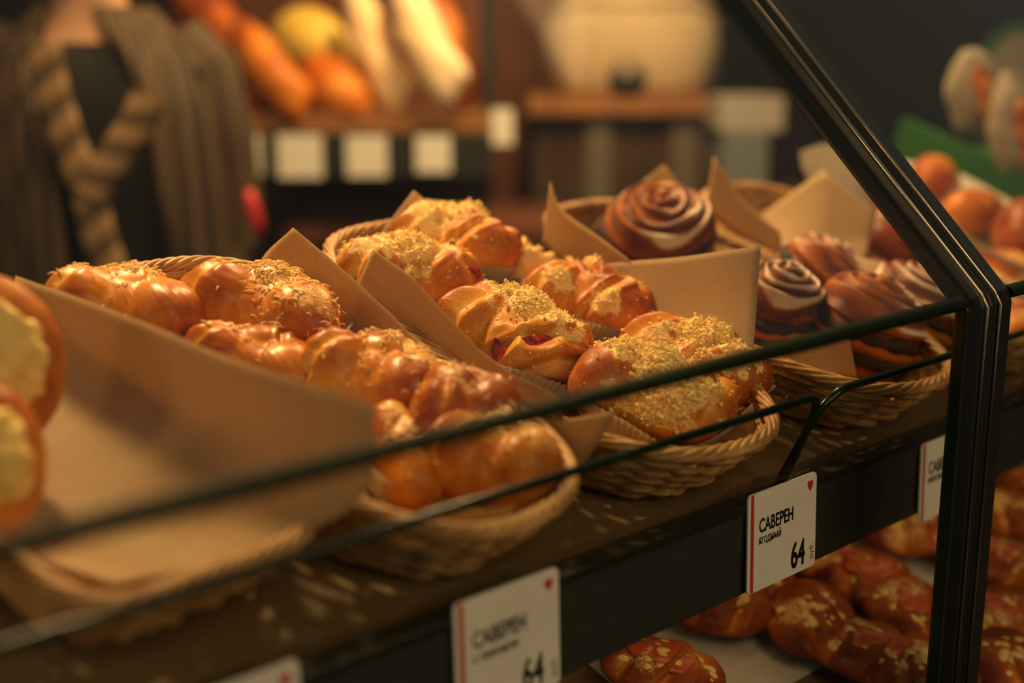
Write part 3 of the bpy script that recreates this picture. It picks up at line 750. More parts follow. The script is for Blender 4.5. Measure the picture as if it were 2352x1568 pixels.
# cinnamon rolls: a wound sheet of dough with ridges on top and poppy filling in the side
def cinnamon(m4, R_, H, seed, label, turns=4.3, cone=.62):
    t = empty('cinnamon_roll', m4, label, 'cinnamon roll', GB3)
    na, nr_ = 170, 170; th = np.linspace(0, 2 * PI, na, endpoint=False); V = []; bake = []; dust = []
    rr = np.concatenate([np.linspace(.0, 1, nr_)])
    rs = np.random.RandomState(seed); ph = rs.rand() * 6.28
    TH, RR = np.meshgrid(th, rr)
    ws = .22 * np.sin(2 * TH + ph * 1.7) * RR + .16 * np.sin(5 * RR * 3 + TH * 3 + seed)
    wob = 1 + .05 * np.sin(2 * TH + ph) + .03 * np.sin(3 * TH + seed)
    s = RR * turns - (TH + ph) / (2 * PI) + ws * .8; fr = s - np.floor(s)
    ridge = np.clip(fr / .72, 0, 1) ** 1.4 * (fr < .72) + np.clip((1 - fr) / .28, 0, 1) * (fr >= .72); step = np.floor(s)
    z = H * .5 + H * cone * (1 - RR ** 1.3) * .55 + .0050 * ridge * (RR > .03) - .0025
    z -= H * .22 * np.clip(RR - .86, 0, 1) / .14
    x = R_ * RR * wob * np.cos(TH); y = R_ * RR * wob * np.sin(TH)
    P = np.stack([x, y, z], -1).reshape(-1, 3)
    bk = (.95 - .55 * ridge).reshape(-1); du = (np.clip(ridge * 1.35 - .30, 0, 1.1) * (RR < .985)).reshape(-1)
    # side wall
    zs = np.linspace(1, 0, 26)[1:]; top = z[-1]
    rows = []; bks = []; dus = []; pop = []
    for k, f in enumerate(zs):
        lay = math.sin(f * 11 + 1.2); bulge = 1 + .045 * lay - .10 * (1 - f) ** 2 * (f < .3)
        rows.append(np.column_stack([R_ * wob[-1] * bulge * np.cos(th), R_ * wob[-1] * bulge * np.sin(th), -H * .45 + (top + H * .45) * f + .003 * np.sin(th + ph)]))
        bks.append(np.full(na, .55 + .3 * (1 - f) - .25 * lay)); dus.append(np.full(na, .25 * f))
    P = np.concatenate([P] + rows); bk = np.concatenate([bk] + bks); du = np.concatenate([du] + dus)
    n1 = snoise(P, seed, 80, 3); P = P + (n1 * .0011)[:, None] * P / (np.linalg.norm(P, axis=1)[:, None] + 1e-6)
    du = du * np.clip(.75 + .6 * snoise(P, seed + 3, 45, 2), 0, 1.2)
    nR = nr_ + 25
    Fc = [(i * na + j, i * na + (j + 1) % na, (i + 1) * na + (j + 1) % na, (i + 1) * na + j) for i in range(nR - 1) for j in range(na)]
    Fc.append(tuple((nR - 1) * na + j for j in range(na)))
    mesh_obj('dough', P, [f[::-1] for f in Fc], M['roll'], t, True, {'bake': np.clip(bk + .1 * n1, 0, 1), 'dust': np.clip(du, 0, 1) * .92, 'crease': np.zeros(len(P))})
    m = MB()
    for zc in (.10, -.18):
        an = np.linspace(0, 2 * PI, 90, endpoint=False); q = wob[-1][0]
        wb = 1 + .05 * np.sin(2 * an + ph) + .03 * np.sin(3 * an + seed)
        m.tube(np.column_stack([R_ * .962 * wb * np.cos(an), R_ * .962 * wb * np.sin(an), H * zc + .002 * np.sin(2 * an + seed)]), H * .085 * (1 + .3 * np.sin(9 * an) * np.sin(4 * an)), 8, True)
    m.build('poppy_filling', M['poppy'], t)
    return t
def roll_at(px, py, w, R_, H, seed, label, yaw=0, tx=0, ty=0, **kw):
    c = on_w(px, py, w)
    m4 = shelf_frame(c[0], c[1], w, math.radians(yaw)) @ Matrix.Rotation(math.radians(tx), 4, 'X') @ Matrix.Rotation(math.radians(ty), 4, 'Y')
    return cinnamon(m4, R_, H, seed, label, **kw)
roll_at(1508, 545, .050, .050, .056, 41, 'biggest sugar dusted roll at the back above the standing paper edge', 0, 8, -18)
roll_at(1772, 725, .042, .036, .058, 42, 'sugar dusted roll directly right of the standing paper edge', 0, 6, 0)
roll_at(1868, 650, .046, .043, .052, 43, 'tilted cinnamon roll behind two others with sugar on its rim', 0, 18, 22)
roll_at(1975, 765, .044, .044, .062, 44, 'front cinnamon roll crossed by the green glass edge, sugary on top', 40, 10, 6)
roll_at(2085, 720, .044, .046, .054, 45, 'cinnamon roll at the right end of its basket beside the black upright', 0, 4, 14)
# big cream filled pastries at the left edge
def cream_roll(m4, L, Wd, H, seed, label):
    t = bun('cream_pastry', 'round', L, Wd, H, m4, seed, label, 'cream filled pastries', mat='dough', cat='pastry', sub=5, liner=False, bake0=.45)
    D, Fc = ico(5); P = D * np.array([L * .29, Wd * .25, H * .34])
    P = P * (1 + .13 * snoise(D, seed, 7, 3))[:, None]; P[:, 2] += H * .30; P[:, 1] -= .009
    mesh_obj('cream_filling', P, Fc, M['cream'], t); return t
def facing_cam(px, py, d, roll):
    p = at_depth(px, py, d); z = Vector((CAM - p).tolist()).normalized(); z = (z + Vector((0, 0, .10))).normalized()
    x = Vector((0, 0, 1)).cross(z).normalized(); y = z.cross(x)
    m = Matrix.Identity(4)
    for i, a in enumerate((x, y, z)):
        for k in range(3): m[k][i] = a[k]
        m[k][3] = 0
    for k in range(3): m[k][3] = p[k]
    return m @ Matrix.Rotation(math.radians(roll), 4, 'Z')
cream_roll(facing_cam(-42, 830, .655, 98), .103, .089, .046, 51, 'blurred pastry with yellow cream at the left edge, upper one')
cream_roll(facing_cam(-72, 1065, .590, 96), .088, .075, .044, 52, 'blurred pastry with yellow cream at the left edge, lower one')


# ================================================================== lower shelf: flat red-brown pastries on baking paper
def Lw(x, y, w=.02): return on_w(x, y, LW + w)
sheet('baking_paper', [[(.62, -.02, LW + .002), (.75, -.02, LW + .002), (1.02, -.02, LW + .002)], [(.62, .12, LW + .003), (.78, .12, LW + .002), (1.02, .12, LW + .003)], [(.62, .30, LW + .002), (.8, .3, LW + .002), (1.02, .3, LW + .002)]],
      'pale sheet of baking paper on the lower shelf under the pastries', None, 6, .0006, 3, M['white_paper'], 'baking paper')
M['cheese'] = flat('melted_cheese', (.82, .55, .17), .4, .4, var=.15, scale=60)
M['red_top'] = flat('tomato_topping', (.50, .08, .02), .3, .5, var=.5, scale=120)
def danish(px, py, seed, L, Wd, label, topping=0, yaw=0, w=.022, world=None):
    c = Lw(px, py, w); H = .036; rd = random.Random(seed)
    t = bun('open_pastry', 'round', L, Wd, H, shelf_frame(c[0], c[1], c[2], math.radians(yaw)), seed, label, 'open pastries on the lower shelf', sub=5, liner=False, bake0=.72, cat='pastry', patches=[(rd.uniform(-.2, .2), rd.uniform(-.2, .2), rd.uniform(.15, .3))], arcs=plait_arcs(seed, 2, .005, .12))
    if not topping:
        J_, JF = ico(3); mesh_obj('red_filling', J_ * np.array([L * .26, Wd * .22, H * .12]) * (1 + .2 * snoise(J_, seed, 4, 2))[:, None] + np.array([0, 0, H * .42]), JF, M['red_top'], t)
    rs = np.random.RandomState(seed); m = MB(); A, AF = ico(2)
    for i in range(70):
        an = rs.uniform(0, 6.28); q = rs.uniform(0, .75) ** .6
        m.add(A * rs.uniform(.0015, .0055) * np.array([1.3, 1, .6]) + np.array([q * L * .42 * math.cos(an), q * Wd * .42 * math.sin(an), H * .47 - .012 * q * q]), AF)
    o = m.build('topping', M['cheese'], t); o['kind'] = 'stuff'
    return t
DN = [(1520, 1545, .10, .07, 0, 'open pastry alone on the pale paper at the bottom of the photo'),
      (1655, 1395, .10, .07, 1, 'open pastry just under the black rail, below the ягодный price tag'),
      (1730, 1330, .09, .06, 0, 'open pastry in shade half under the price tag'),
      (1860, 1425, .11, .075, 1, 'open pastry with an orange centre beside the pale paper'),
      (1865, 1275, .10, .07, 0, 'open pastry close under the rail left of the upright'),
      (1985, 1330, .10, .08, 0, 'dark open pastry left of the black upright in the middle row'),
      (2080, 1215, .12, .08, 1, 'red topped pastry under the half hidden price tag'),
      (2080, 1400, .10, .08, 0, 'cheesy open pastry touching the black upright in view'),
      (1990, 1500, .11, .08, 0, 'open pastry with pale crumbs at the bottom left of the upright'),
      (2110, 1540, .11, .08, 1, 'lowest open pastry beside the foot of the black upright'),
      (2300, 1180, .10, .08, 1, 'red pastry right of the upright just below the rail'),
      (2350, 1120, .08, .06, 0, 'pastry with pale cream at the right edge below the rail'),
      (2310, 1300, .11, .08, 0, 'open pastry right of the upright in the second row'),
      (2300, 1420, .11, .08, 0, 'dark open pastry right of the upright in the third row'),
      (2330, 1530, .11, .08, 1, 'red open pastry in the bottom right corner')]
for i, (px, py, L, Wd, tp, lb) in enumerate(DN): danish(px, py, 200 + i, L, Wd, lb, tp, -50 + 23 * (i % 4))

# ================================================================== further baskets: loaf, flatbreads
def loaf(name, style, a, b_, w, Wd, H, seed, label, group=None, mat='dough', bake0=.6, off=0, cat='bread', **kw):
    m4, L = bun_between(a, b_, w)
    return bun(name, style, L, Wd, H, m4, seed, label, group, mat=mat, sub=5, liner=False, bake0=bake0, cat=cat, **kw)
loaf('round_loaf', 'round', (1962, 520), (2150, 570), .056, .095, .062, 61, 'dark brown round loaf on paper just left of the sloping black bar', bake0=.78)
loaf('bread_roll', 'round', (2085, 400), (2195, 430), .060, .09, .060, 62, 'orange brown roll right of the sloping bar, furthest back', 'rolls seen right of the sloping bar', bake0=.45)
loaf('bread_roll', 'round', (2180, 470), (2290, 520), .050, .09, .060, 63, 'roll with a brown side between two strips of paper, right of the sloping bar', 'rolls seen right of the sloping bar', bake0=.5)
loaf('bread_roll', 'round', (2275, 520), (2420, 560), .060, .11, .080, 64, 'large red brown round roll at the right edge of the photo', 'rolls seen right of the sloping bar', bake0=.72)
loaf('flat_pastry', 'round', (2230, 600), (2400, 660), .040, .10, .045, 65, 'orange pastry right of the sloping bar just above the glass joint', bake0=.5, patches=[(0, 0, .3)])
loaf('flat_pastry', 'round', (2290, 730), (2420, 780), .035, .09, .045, 66, 'orange pastry right of the black upright just under the glass joint', bake0=.6, patches=[(0, 0, .3)])
multi('paper_liner', [[[Vp(1838, 348, .375), Vp(1905, 330, .375), Vp(1995, 345, .375)], [Vp(1850, 400, .37), Vp(1920, 400, .37), Vp(2010, 420, .37)], [(1.24, .35, .018), (1.28, .35, .018), (1.33, .35, .018)]],
                      [[U(2060, 368, 1.38, .2), U(2190, 392, 1.38, .2), U(2352, 478, 1.38, .2), U(2500, 560, 1.38, .2)], [U(2075, 410, 1.37, .2), U(2200, 440, 1.37, .2), U(2352, 520, 1.37, .2), U(2500, 600, 1.37, .2)], [(1.355, .33, .018), (1.355, .25, .018), (1.355, .15, .018), (1.355, .05, .018)]],
                      [[U(2150, 470, 1.20, -.2), U(2250, 560, 1.20, -.2), U(2380, 620, 1.20, -.2)], [U(2160, 520, 1.205), U(2250, 590, 1.205), U(2380, 660, 1.205)], [(1.225, .27, .018), (1.225, .18, .018), (1.225, .10, .018)]], floor_patch(1.225, 1.355, .06, .33)],
      'pale paper in the farthest basket, passing behind the sloping bar', seed=23, mat=M['white_paper'])

# ================================================================== shop behind the case
def Sp(px, py, fw):
    d = ray(px, py); k = fw / (d @ _h); p = CAM + d * k
    return Vector((float(p @ _r), float(p @ _h), float(p[2])))
SF = shop_frame(0, 0, 0)
def shop_empty(name, px, py, fw, label, cat, group=None, z=None):
    q = Sp(px, py, fw); return empty(name, shop_frame(q.x, q.y, q.z if z is None else z), label, cat, group), q
M['wood'] = flat('brown_wood', (.30, .135, .045), .5, .35, var=.4, scale=9)
M['redwood'] = flat('red_brown_panel', (.12, .042, .02), .6, .3, var=.45, scale=5)
M['darkwood'] = flat('dark_wood', (.055, .032, .018), .5, .3, var=.4, scale=6)
M['cloth_cream'] = flat('cream_cloth', (.54, .43, .27), .85, .2, var=.08, scale=8)
M['carton'] = flat('white_carton', (.36, .33, .29), .6, .3, var=.05, scale=5)
M['blue'] = flat('blue_grey_carton', (.15, .17, .17), .6, .3)
M['steel'] = flat('grey_steel', (.13, .11, .085), .5, .3)
M['green'] = flat('green_plastic', (.022, .10, .015), .45, .4, var=.3, scale=6)
M['bag'] = flat('white_bag', (.33, .27, .19), .6, .3, var=.1, scale=14)
# --- bread rack
FB = 2.55
def ppm(fw): return 2850 / (fw * math.cos(PITCH))
t, q0 = shop_empty('bread_rack', 800, 300, FB, 'dark bread rack with a wooden tray of loaves behind the baskets', 'bread rack', z=0)
def rbox(name, x0, y0, x1, y1, fa, fb, mat, par, origin, tz=0):
    """box whose front face fills pixels x0..x1, y0..y1 at distance fa"""
    A = Sp(x0, y0, fa); B = Sp(x1, y1, fa); b = MB()
    b.box((A.x - origin.x, fa - origin.y, B.z - tz), (B.x - origin.x, fb - origin.y, A.z - tz)); return b.build(name, mat, par, False)
rbox('tray', 430, 262, 1130, 305, FB - .02, FB + .34, M['wood'], t, q0)
rbox('price_rail', 430, 308, 1130, 405, FB - .03, FB, M['black'], t, q0)
rbox('post', 1105, -120, 1135, 262, FB + .02, FB + .06, M['black'], t, q0)
rbox('leg', 1080, 405, 1120, 1500, FB + .02, FB + .06, M['black'], t, q0)
rbox('back_panel', 380, -120, 1105, 262, FB + .36, FB + .38, M['redwood'], t, q0)
rbox('lower_shelf', 650, 520, 1300, 560, FB + .0, FB + .45, M['redwood'], t, q0)
rbox('lower_panel', 600, 405, 1080, 900, FB + .42, FB + .44, M['darkwood'], t, q0)
def card_at(x0, y0, x1, y1, fw, label):
    A = Sp(x0, y0, fw); B = Sp(x1, y1, fw); c = (A + B) / 2
    e = empty('price_card', shop_frame(c.x, c.y, c.z), label, 'price card', 'blurred white cards on the bread rack')
    b = MB(); hw = (B.x - A.x) / 2; hh = (A.z - B.z) / 2
    b.box((-hw, -.002, -hh), (hw, 0, hh)); b.build('card', M['card'], e, False)
    b = MB(); b.box((-hw * .7, .0, -hh * .5), (hw * .7, .006, hh * .3)); b.build('holder', M['black'], e, False); return e
card_at(548, 310, 603, 402, FB - .04, 'leftmost blurred white card on the bread rack')
card_at(636, 310, 742, 408, FB - .04, 'second blurred white card from the left on the bread rack')
card_at(795, 312, 890, 405, FB - .04, 'third blurred white card from the left on the bread rack')
card_at(955, 312, 1035, 395, FB - .04, 'fourth blurred white card, right of the gap on the bread rack')
card_at(1130, 250, 1178, 332, FB - .02, 'small blurred white card at the right end of the bread rack')
def rack_bread(name, a, b_, fw, wpx, label, bake0, mat='dough', dust=0, tiltf=.35):
    A = Sp(*a, fw + tiltf * .12); B = Sp(*b_, fw - tiltf * .12); c = (A + B) / 2; d = B - A; L = d.length
    ex = d.normalized(); ey = Vector((0, -1, 0)); ez = ex.cross(ey).normalized(); ey = ez.cross(ex)
    # bread frame: x along the loaf, z towards the viewer
    m = Matrix.Identity(4)
    X, Z = ex, ey.normalized(); Y = Z.cross(X)
    for i, ax in enumerate((X, Y, Z)):
        for k in range(3): m[k][i] = ax[k]
    for k in range(3): m[k][3] = c[k]
    Wm = wpx / ppm(fw)
    return bun(name, 'round', L, Wm, Wm * .9, SF @ m, hash_(label), label, 'loaves leaning on the bread rack', mat=mat, sub=4, liner=False, bake0=bake0, cat='bread', patches=[(0, 0, dust)] if dust else ())
def hash_(s): return sum(ord(c) * (i + 1) for i, c in enumerate(s)) % 9000 + 100
rack_bread('loaf', (400, -60), (560, 150), FB + .22, 130, 'dark red brown loaf at the left end of the bread rack', .72)
rack_bread('loaf', (535, 40), (700, 290), FB + .02, 115, 'orange loaf leaning in front of the dark red loaf', .42)
rack_bread('loaf', (470, 120), (640, 300), FB + .10, 110, 'brown loaf low in the tray, left of the orange loaf', .70)
M['yellow_dough'] = dough_mat('yellow_crust', [(0, (.75, .55, .10)), (.5, (.60, .38, .06)), (1, (.3, .13, .02))], .5, .6)
rack_bread('loaf', (640, 50), (800, 170), FB + .20, 175, 'yellow round loaf at the back of the rack tray', .2, mat='yellow_dough')
rack_bread('loaf', (700, 130), (840, 290), FB + .04, 130, 'golden brown loaf lying under the yellow loaf', .45)
M['floury'] = dough_mat('highlit_floury_crust', [(0, (.90, .72, .50)), (.5, (.80, .48, .20)), (1, (.45, .16, .04))], .45, .6)  # pale colours put bright highlights, as well as flour, into the crust
rack_bread('baguette', (800, -60), (925, 285), FB + .06, 95, 'pale golden baguette left of the brightest one', .22, mat='floury', dust=.3)
rack_bread('baguette', (905, -80), (1045, 265), FB + .0, 110, 'brightest floury baguette on the rack', .0, mat='floury', dust=.5)  # palest crust and powder patch also stand in for its highlight
rack_bread('baguette', (985, -40), (1075, 270), FB + .14, 100, 'brown baguette behind the brightest one at the right end', .5)
# --- column, counter with sack, carton
t, q = shop_empty('wood_column', 1190, 300, 3.52, 'blurred red brown column right of the bread rack', 'column', z=0)
rbox('shaft', 1128, -200, 1262, 1400, 3.52, 3.7, M['redwood'], t, q)
t, q = shop_empty('counter', 1430, 300, 3.0, 'blurred dark counter with a wooden top carrying a cream sack', 'counter', z=0)
rbox('counter_top', 1215, 222, 1650, 262, 2.98, 3.5, M['wood'], t, q)
rbox('front_panel', 1225, 262, 1650, 1500, 3.02, 3.5, M['darkwood'], t, q)
rbox('metal_strip', 1350, 262, 1385, 1400, 3.005, 3.02, M['steel'], t, q)
rbox('metal_strip', 1545, 262, 1570, 1400, 3.005, 3.02, M['steel'], t, q)
A = Sp(1450, 222, 3.25)
t = empty('cream_sack', shop_frame(A.x, A.y, A.z), 'large blurred cream cloth sack standing on the counter', 'sack')
prof = [(0, .0), (.19, .0), (.215, .03), (.225, .12), (.215, .19), (.18, .245), (.12, .275), (0, .285)]
m = MB(); G = []
for r_, z in prof: G.append([(r_ * (1 + .03 * math.sin(5 * a)) * math.cos(a), r_ * .7 * math.sin(a), z * (1 + .02 * math.sin(3 * a))) for a in np.linspace(0, 2 * PI, 40, endpoint=False)])
m.grid(np.array(G), closed_v=True); m.build('cloth', M['cloth_cream'], t)
m = MB(); m.tube([(.2 * math.cos(a), .145 * math.sin(a), .225 + .004 * math.sin(5 * a)) for a in np.linspace(0, 2 * PI, 40, endpoint=False)], .005, 6, True); m.build('seam', M['cloth_cream'], t)
A = Sp(1440, 222, 3.02)
t = empty('dark_pot', shop_frame(A.x, A.y, A.z), 'small dark pot on the counter in front of the cream sack', 'pot')
m = MB(); G = []
for r_, z in [(0, 0), (.035, 0), (.045, .03), (.044, .06), (.038, .062), (.036, .01), (0, .008)]: G.append([(r_ * math.cos(a), r_ * math.sin(a), z) for a in np.linspace(0, 2 * PI, 24, endpoint=False)])
m.grid(np.array(G), closed_v=True); m.build('bowl', M['black'], t)
m = MB(); m.tube([(.036 * math.cos(a), 0, .05 + .035 * math.sin(a)) for a in np.linspace(0, PI, 12)], .004, 6); m.build('handle', M['black'], t)
t, q = shop_empty('carton_stack', 1725, 300, 2.72, 'white carton with a blue grey lower half beside the counter', 'carton', z=0)
rbox('white_carton', 1655, 222, 1798, 300, 2.72, 2.92, M['carton'], t, q)
rbox('blue_band', 1662, 300, 1760, 430, 2.72, 2.92, M['blue'], t, q)
rbox('stand', 1650, 430, 1800, 1400, 2.72, 2.92, M['darkwood'], t, q)
# --- green tray and bread bags right of the sloping bar
A = Sp(2085, 300, 1.75); B_ = Sp(2365, 430, 1.55)
t = empty('green_tray', shop_frame(A.x, A.y, A.z), 'long green plastic tray edge on the right behind the rolls', 'tray')
d = B_ - A; ln = d.length; m = MB(); R3 = d.to_track_quat('X', 'Z').to_matrix().to_4x4()
m.box((-.02, 0, -.035), (ln + .1, .012, .012), R3); m.build('front_wall', M['green'], t, False)
m = MB(); m.box((-.02, 0, -.040), (ln + .1, .22, -.034), R3); m.build('bottom', M['green'], t, False)
m = MB(); m.box((-.02, .21, -.035), (ln + .1, .22, .05), R3); m.build('rear_wall', M['green'], t, False)
m = MB(); m.box((0, .02, -.17), (ln + .08, .2, -.041), R3); m.build('riser', M['black'], t, False)
def bread_bag(px, py, fw, w_, h_, label, lean=0, seed=1):
    A = Sp(px, py, fw)
    t = empty('bread_bag', shop_frame(A.x, A.y, A.z) @ Matrix.Rotation(lean, 4, 'Y'), label, 'bread bag', 'packed breads in pale bags')
    D, Fc = ico(5); P = D.copy(); P[:, 0] = np.sign(P[:, 0]) * np.abs(P[:, 0]) ** .7
    P = P * np.array([w_ / 2, .03, h_ / 2]); P[:, 0] *= np.where(P[:, 2] > 0, 1 - .55 * (P[:, 2] / (h_ / 2)) ** 2, 1)
    P = P * (1 + .05 * snoise(D, seed, 6, 2))[:, None]
    mesh_obj('bag', P, Fc, M['bag'], t)
    P = D * np.array([w_ * .20, .016, h_ * .36]) * (1 + .08 * snoise(D, seed + 2, 6, 2))[:, None] + np.array([w_ * .02, -.022, -h_ * .04])
    o = mesh_obj('croissant', P, Fc, M['dough'], t, True, {'bake': np.clip(.55 + .3 * snoise(D, seed, 9, 2), 0, 1), 'dust': np.zeros(len(P)), 'crease': np.zeros(len(P))}); return t
bread_bag(2245, 215, 1.70, .085, .125, 'pale bag with a brown bread, standing left of two at the top right', -.30, 2)
bread_bag(2335, 300, 1.60, .07, .150, 'pale bag cut by the right edge of the photo', -.25, 5)
A = Sp(2345, 150, 1.85)
t = empty('round_sign', shop_frame(A.x, A.y, A.z) @ Matrix.Rotation(PI / 2, 4, 'X'), 'round green and grey sign at the top right corner', 'sign')
for nm, r0, z0_, z1_, mt in (('green_ring', .062, 0, .004, 'green'), ('grey_face', .046, .004, .005, 'bag')):
    k = 40; V = [(r0 * math.cos(2 * PI * i / k), r0 * math.sin(2 * PI * i / k), z) for z in (z0_, z1_) for i in range(k)]
    mesh_obj(nm, V, [tuple(range(k))[::-1], tuple(range(k, 2 * k))] + [(i, (i + 1) % k, k + (i + 1) % k, k + i) for i in range(k)], M[mt], t, False)
# ================================================================== woman in the background, left
M['skin'] = flat('skin', (.60, .33, .21), .55, .35, var=.04)
M['top'] = flat('black_top', (.012, .012, .011), .8, .2)
def stripes(name, c1, c2, k):
    m, nt, b = new_mat(name); a = attr(nt, 's')
    f = math_node(nt, 'FRACT', math_node(nt, 'MULTIPLY', a, float(k)))
    nt.links.new(ramp(nt, f, [(.45, c1), (.55, c2)]), b.inputs['Base Color']); b.inputs['Roughness'].default_value = .85; return m
M['knit'] = stripes('striped_knit', (.022, .013, .008), (.085, .050, .022), 26)
M['band'] = stripes('striped_band', (.30, .18, .085), (.10, .062, .032), 1)
M['hair'] = flat('brown_hair', (.06, .03, .015), .5, .4, var=.3, scale=40)
PF = 2.0
pc = Sp(235, 300, PF)
per = empty('person', shop_frame(pc.x, PF, 0), 'person in a striped brown open cardigan over a black top, with a striped scarf', 'person')
def loc(px, py, fw=PF): q = Sp(px, py, fw); return np.array([q.x - pc.x, q.y - PF, q.z])
# body: skinned skeleton
J = {'pel': (0, 0, .92), 'bel': (0, .0, 1.06), 'che': (0, .005, 1.24), 'ste': (0, .015, 1.36), 'nec': (-.01, .012, 1.42), 'jaw': (-.01, -.01, 1.49), 'hea': (-.01, -.005, 1.57), 'cro': (-.01, .0, 1.64)}
RD = {'pel': (.16, .11), 'bel': (.125, .09), 'che': (.15, .10), 'ste': (.115, .07), 'nec': (.052, .052), 'jaw': (.058, .066), 'hea': (.072, .088), 'cro': (.045, .055)}
for s, n_ in ((-1, 'l'), (1, 'r')):
    J.update({'sh' + n_: (s * .145, .02, 1.34), 'el' + n_: (s * .185, .04, 1.08), 'wr' + n_: (s * .175, -.04, .86), 'ha' + n_: (s * .17, -.06, .80),
              'hp' + n_: (s * .09, 0, .86), 'kn' + n_: (s * .10, -.01, .48), 'an' + n_: (s * .10, .03, .09), 'to' + n_: (s * .11, -.12, .035)})
    RD.update({'sh' + n_: (.055, .055), 'el' + n_: (.040, .040), 'wr' + n_: (.026, .026), 'ha' + n_: (.034, .016), 'hp' + n_: (.09, .09), 'kn' + n_: (.058, .06), 'an' + n_: (.038, .042), 'to' + n_: (.04, .025)})
E_ = [('pel', 'bel'), ('bel', 'che'), ('che', 'ste'), ('ste', 'nec'), ('nec', 'jaw'), ('jaw', 'hea'), ('hea', 'cro')]
for n_ in 'lr': E_ += [('ste', 'sh' + n_), ('sh' + n_, 'el' + n_), ('el' + n_, 'wr' + n_), ('wr' + n_, 'ha' + n_), ('pel', 'hp' + n_), ('hp' + n_, 'kn' + n_), ('kn' + n_, 'an' + n_), ('an' + n_, 'to' + n_)]
for s, n_ in ((-1, 'l'), (1, 'r')):                 # fingers and thumb
    for f_ in range(4):
        a_ = 'f%d' % f_ + n_; c_ = 'g%d' % f_ + n_; ln_ = (.030, .036, .034, .026)[f_]
        J[a_] = (s * .17, -.085 + .019 * f_ - .005, .765); J[c_] = (s * .165, -.085 + .019 * f_ - .008, .765 - ln_ * 1.4)
        RD[a_] = (.0085, .0085); RD[c_] = (.0065, .0065); E_ += [('ha' + n_, a_), (a_, c_)]
    J['th' + n_] = (s * .160, -.10, .80); J['tt' + n_] = (s * .155, -.118, .77); RD['th' + n_] = (.010, .010); RD['tt' + n_] = (.008, .008); E_ += [('wr' + n_, 'th' + n_), ('th' + n_, 'tt' + n_)]
keys = list(J); me = bpy.data.meshes.new('body'); me.from_pydata([J[k] for k in keys], [(keys.index(a), keys.index(b_)) for a, b_ in E_], [])
me.materials.append(M['skin']); body = link(bpy.data.objects.new('body', me), per)
md = body.modifiers.new('skin', 'SKIN'); md.use_smooth_shade = True
for i, k in enumerate(keys): me.skin_vertices[0].data[i].radius = RD[k]; me.skin_vertices[0].data[i].use_root = (k == 'pel')
ss = body.modifiers.new('subdivision', 'SUBSURF'); ss.levels = 2; ss.render_levels = 2
D, Fc = ico(3)
for nm, mt, pts in (('eye', 'carton', [(-.038, -.083, 1.575), (.018, -.083, 1.575)]),):
    for q in pts: mesh_obj(nm, D * .011 + np.array(q), Fc, M[mt], per)
mesh_obj('nose', D * np.array([.011, .016, .022]) + np.array([-.01, -.095, 1.55]), Fc, M['skin'], per)
mesh_obj('mouth', D * np.array([.022, .008, .007]) + np.array([-.01, -.078, 1.510]), Fc, M['red_top'], per)
for s in (-1, 1): mesh_obj('ear', D * np.array([.008, .016, .026]) + np.array([-.01 + s * .074, .005, 1.56]), Fc, M['skin'], per)
P = D * np.array([.088, .100, .105]) + np.array([-.01, .022, 1.585]); P[:, 1] += np.where((P[:, 2] < 1.61) & (P[:, 1] < 0), .07, 0)
mesh_obj('hair', P, Fc, M['hair'], per)
# garments as thick shells around the trunk
def shell(name, rings, a0, a1, mat, n=60, fold=0.0, th=.004, tops=None):
    an = np.linspace(a0, a1, n); G = []; S_ = []
    for (z, rx, ry, cx, cy) in rings:
        f = 1 + fold * np.sin(an * 23) + fold * .6 * np.sin(an * 41 + 1)
        G.append(np.column_stack([cx + rx * f * np.sin(an), cy - ry * f * np.cos(an), np.full(n, z)])); S_ += list((an - a0) / (2 * PI))
    m = MB(); m.grid(np.array(G)); o = mesh_obj(name, m.V, m.F, mat, per, True, {'s': np.array(S_)})
    s_ = o.modifiers.new('thickness', 'SOLIDIFY'); s_.thickness = th; s_.offset = 1; return o
nz = loc(200, 100)[2]
shell('black_top', [(.82, .175, .13, 0, 0), (.95, .165, .125, 0, 0), (1.06, .140, .112, 0, 0), (1.2, .158, .130, 0, 0), (1.30, .150, .122, 0, .0), (nz - .02, .118, .098, 0, .005), (nz, .088, .076, 0, .01)], -PI, PI, M['top'])
rings = [(.55, .24, .19, 0, 0), (.80, .225, .18, 0, 0), (1.0, .205, .165, 0, 0), (1.15, .198, .165, 0, 0), (1.28, .188, .155, 0, 0), (1.36, .165, .125, 0, .0), (1.41, .110, .085, 0, .01), (1.44, .085, .07, 0, .015)]
def half(name, side, opens):
    n = 46; G = []; S_ = []
    for (z, rx, ry, cx, cy), op in zip(rings, opens):
        an = np.linspace(op, PI, n) * side; f = 1 + .035 * np.sin(an * 21) + .02 * np.sin(an * 37)
        G.append(np.column_stack([cx + rx * f * np.sin(an), cy - ry * f * np.cos(an), np.full(n, z)])); S_ += list(np.abs(an) / (2 * PI) * 1.7)
    m = MB(); m.grid(np.array(G)); o = mesh_obj(name, m.V, m.F, M['knit'], per, True, {'s': np.array(S_)})
    s_ = o.modifiers.new('thickness', 'SOLIDIFY'); s_.thickness = .006; s_.offset = 1
half('cardigan', -1, [.0, .0, .02, .10, .24, .40, .58, .75]); half('cardigan', 1, [.85, .80, .72, .66, .62, .50, .30, .15])
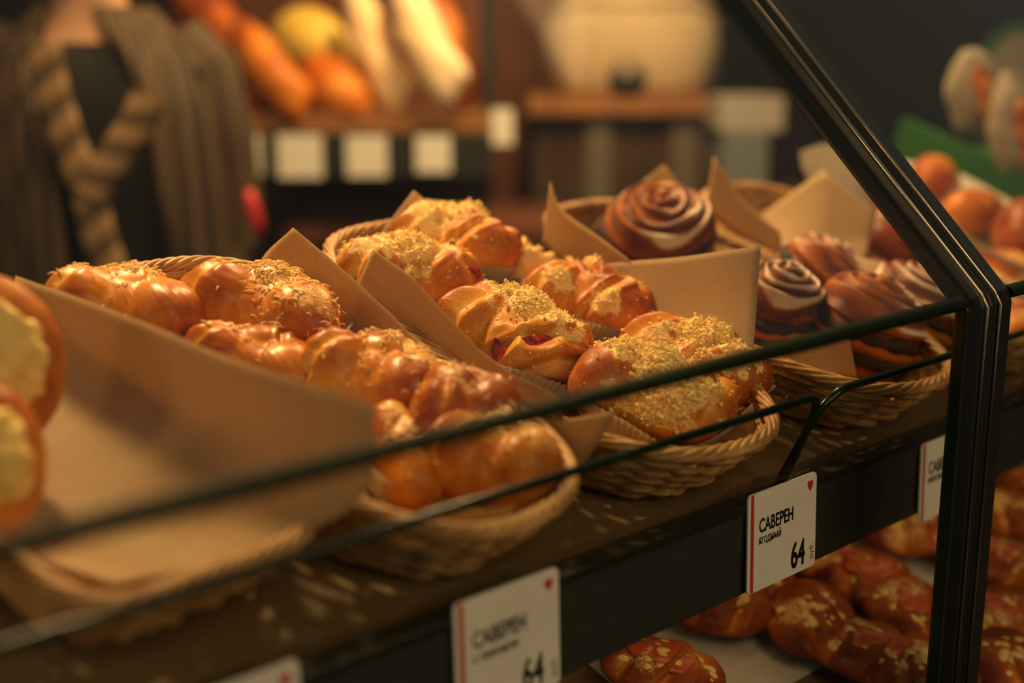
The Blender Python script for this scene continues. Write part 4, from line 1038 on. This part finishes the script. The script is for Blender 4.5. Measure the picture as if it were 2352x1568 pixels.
def sleeve(s):
    m = MB(); m.tube([(s * .115, .02, 1.39), (s * .150, .02, 1.34), (s * .175, .03, 1.22), (s * .187, .042, 1.08), (s * .182, 0, .97), (s * .174, -.038, .88)], [.055, .068, .062, .055, .050, .045], 20)
    mesh_obj('sleeve', m.V, m.F, M['knit'], per, True, {'s': np.tile(np.arange(20) / 20 * .5, 6).tolist() + []})
sleeve(-1); sleeve(1)
m = MB(); m.box((-.13, -.11, .09), (-.02, .12, .84)); 
for s in (-1, 1):
    m = MB(); m.tube([(s * .09, 0, .95), (s * .10, -.005, .5), (s * .10, .02, .10)], [.11, .085, .07], 20); m.build('trouser_leg', M['top'], per)
    m = MB(); m.grid(np.array([[(s * .11 + .045 * math.cos(a) * k, -.05 + .12 * math.sin(a) * k, z) for a in np.linspace(0, 2 * PI, 24, endpoint=False)] for k, z in ((.01, 0), (1, 0), (1, .035), (.7, .07), (.3, .09), (.01, .09))]), closed_v=True); m.build('shoe', M['black'], per)
def band(pts, fw, name='scarf'):
    P = np.array([loc(x, y, fw) for x, y in pts]); G = []; S_ = []
    out = []
    for i in range(len(P) - 1):
        for k in range(10): out.append(P[i] + (P[i + 1] - P[i]) * k / 10)
    out.append(P[-1]); P = np.array(out); T = np.gradient(P, axis=0); T /= np.linalg.norm(T, axis=1)[:, None]
    Nn = np.cross(T, [0, 1.0, 0]); L_ = np.concatenate([[0], np.cumsum(np.linalg.norm(np.diff(P, axis=0), axis=1))])
    for i in range(len(P)):
        row = []
        for k in range(12):
            a = 2 * PI * k / 12; row.append(P[i] + Nn[i] * .026 * math.cos(a) + np.array([0, 1, 0]) * .009 * math.sin(a)); S_.append(L_[i] / .052 + .25 * math.cos(a))
        G.append(row)
    m = MB(); m.grid(np.array(G), closed_v=True); mesh_obj(name, m.V, m.F, M['band'], per, True, {'s': np.array(S_)})
band([(95, 100), (120, 220), (160, 340), (205, 450), (225, 540), (260, 640)], PF - .20)
band([(345, 215), (315, 285), (255, 375), (205, 450)], PF - .205)
m = MB(); q = loc(585, 490, PF - .12); m.tube([loc(572, 435, PF - .1), loc(578, 470, PF - .1), loc(592, 515, PF - .1), loc(594, 545, PF - .1)], [.006, .011, .011, .006], 10)
o = m.build('red_strap', M['red'], None); o.matrix_world = per.matrix_world.copy(); tag(o, 'small red strap hanging at the right side of the person in the cardigan', 'strap')
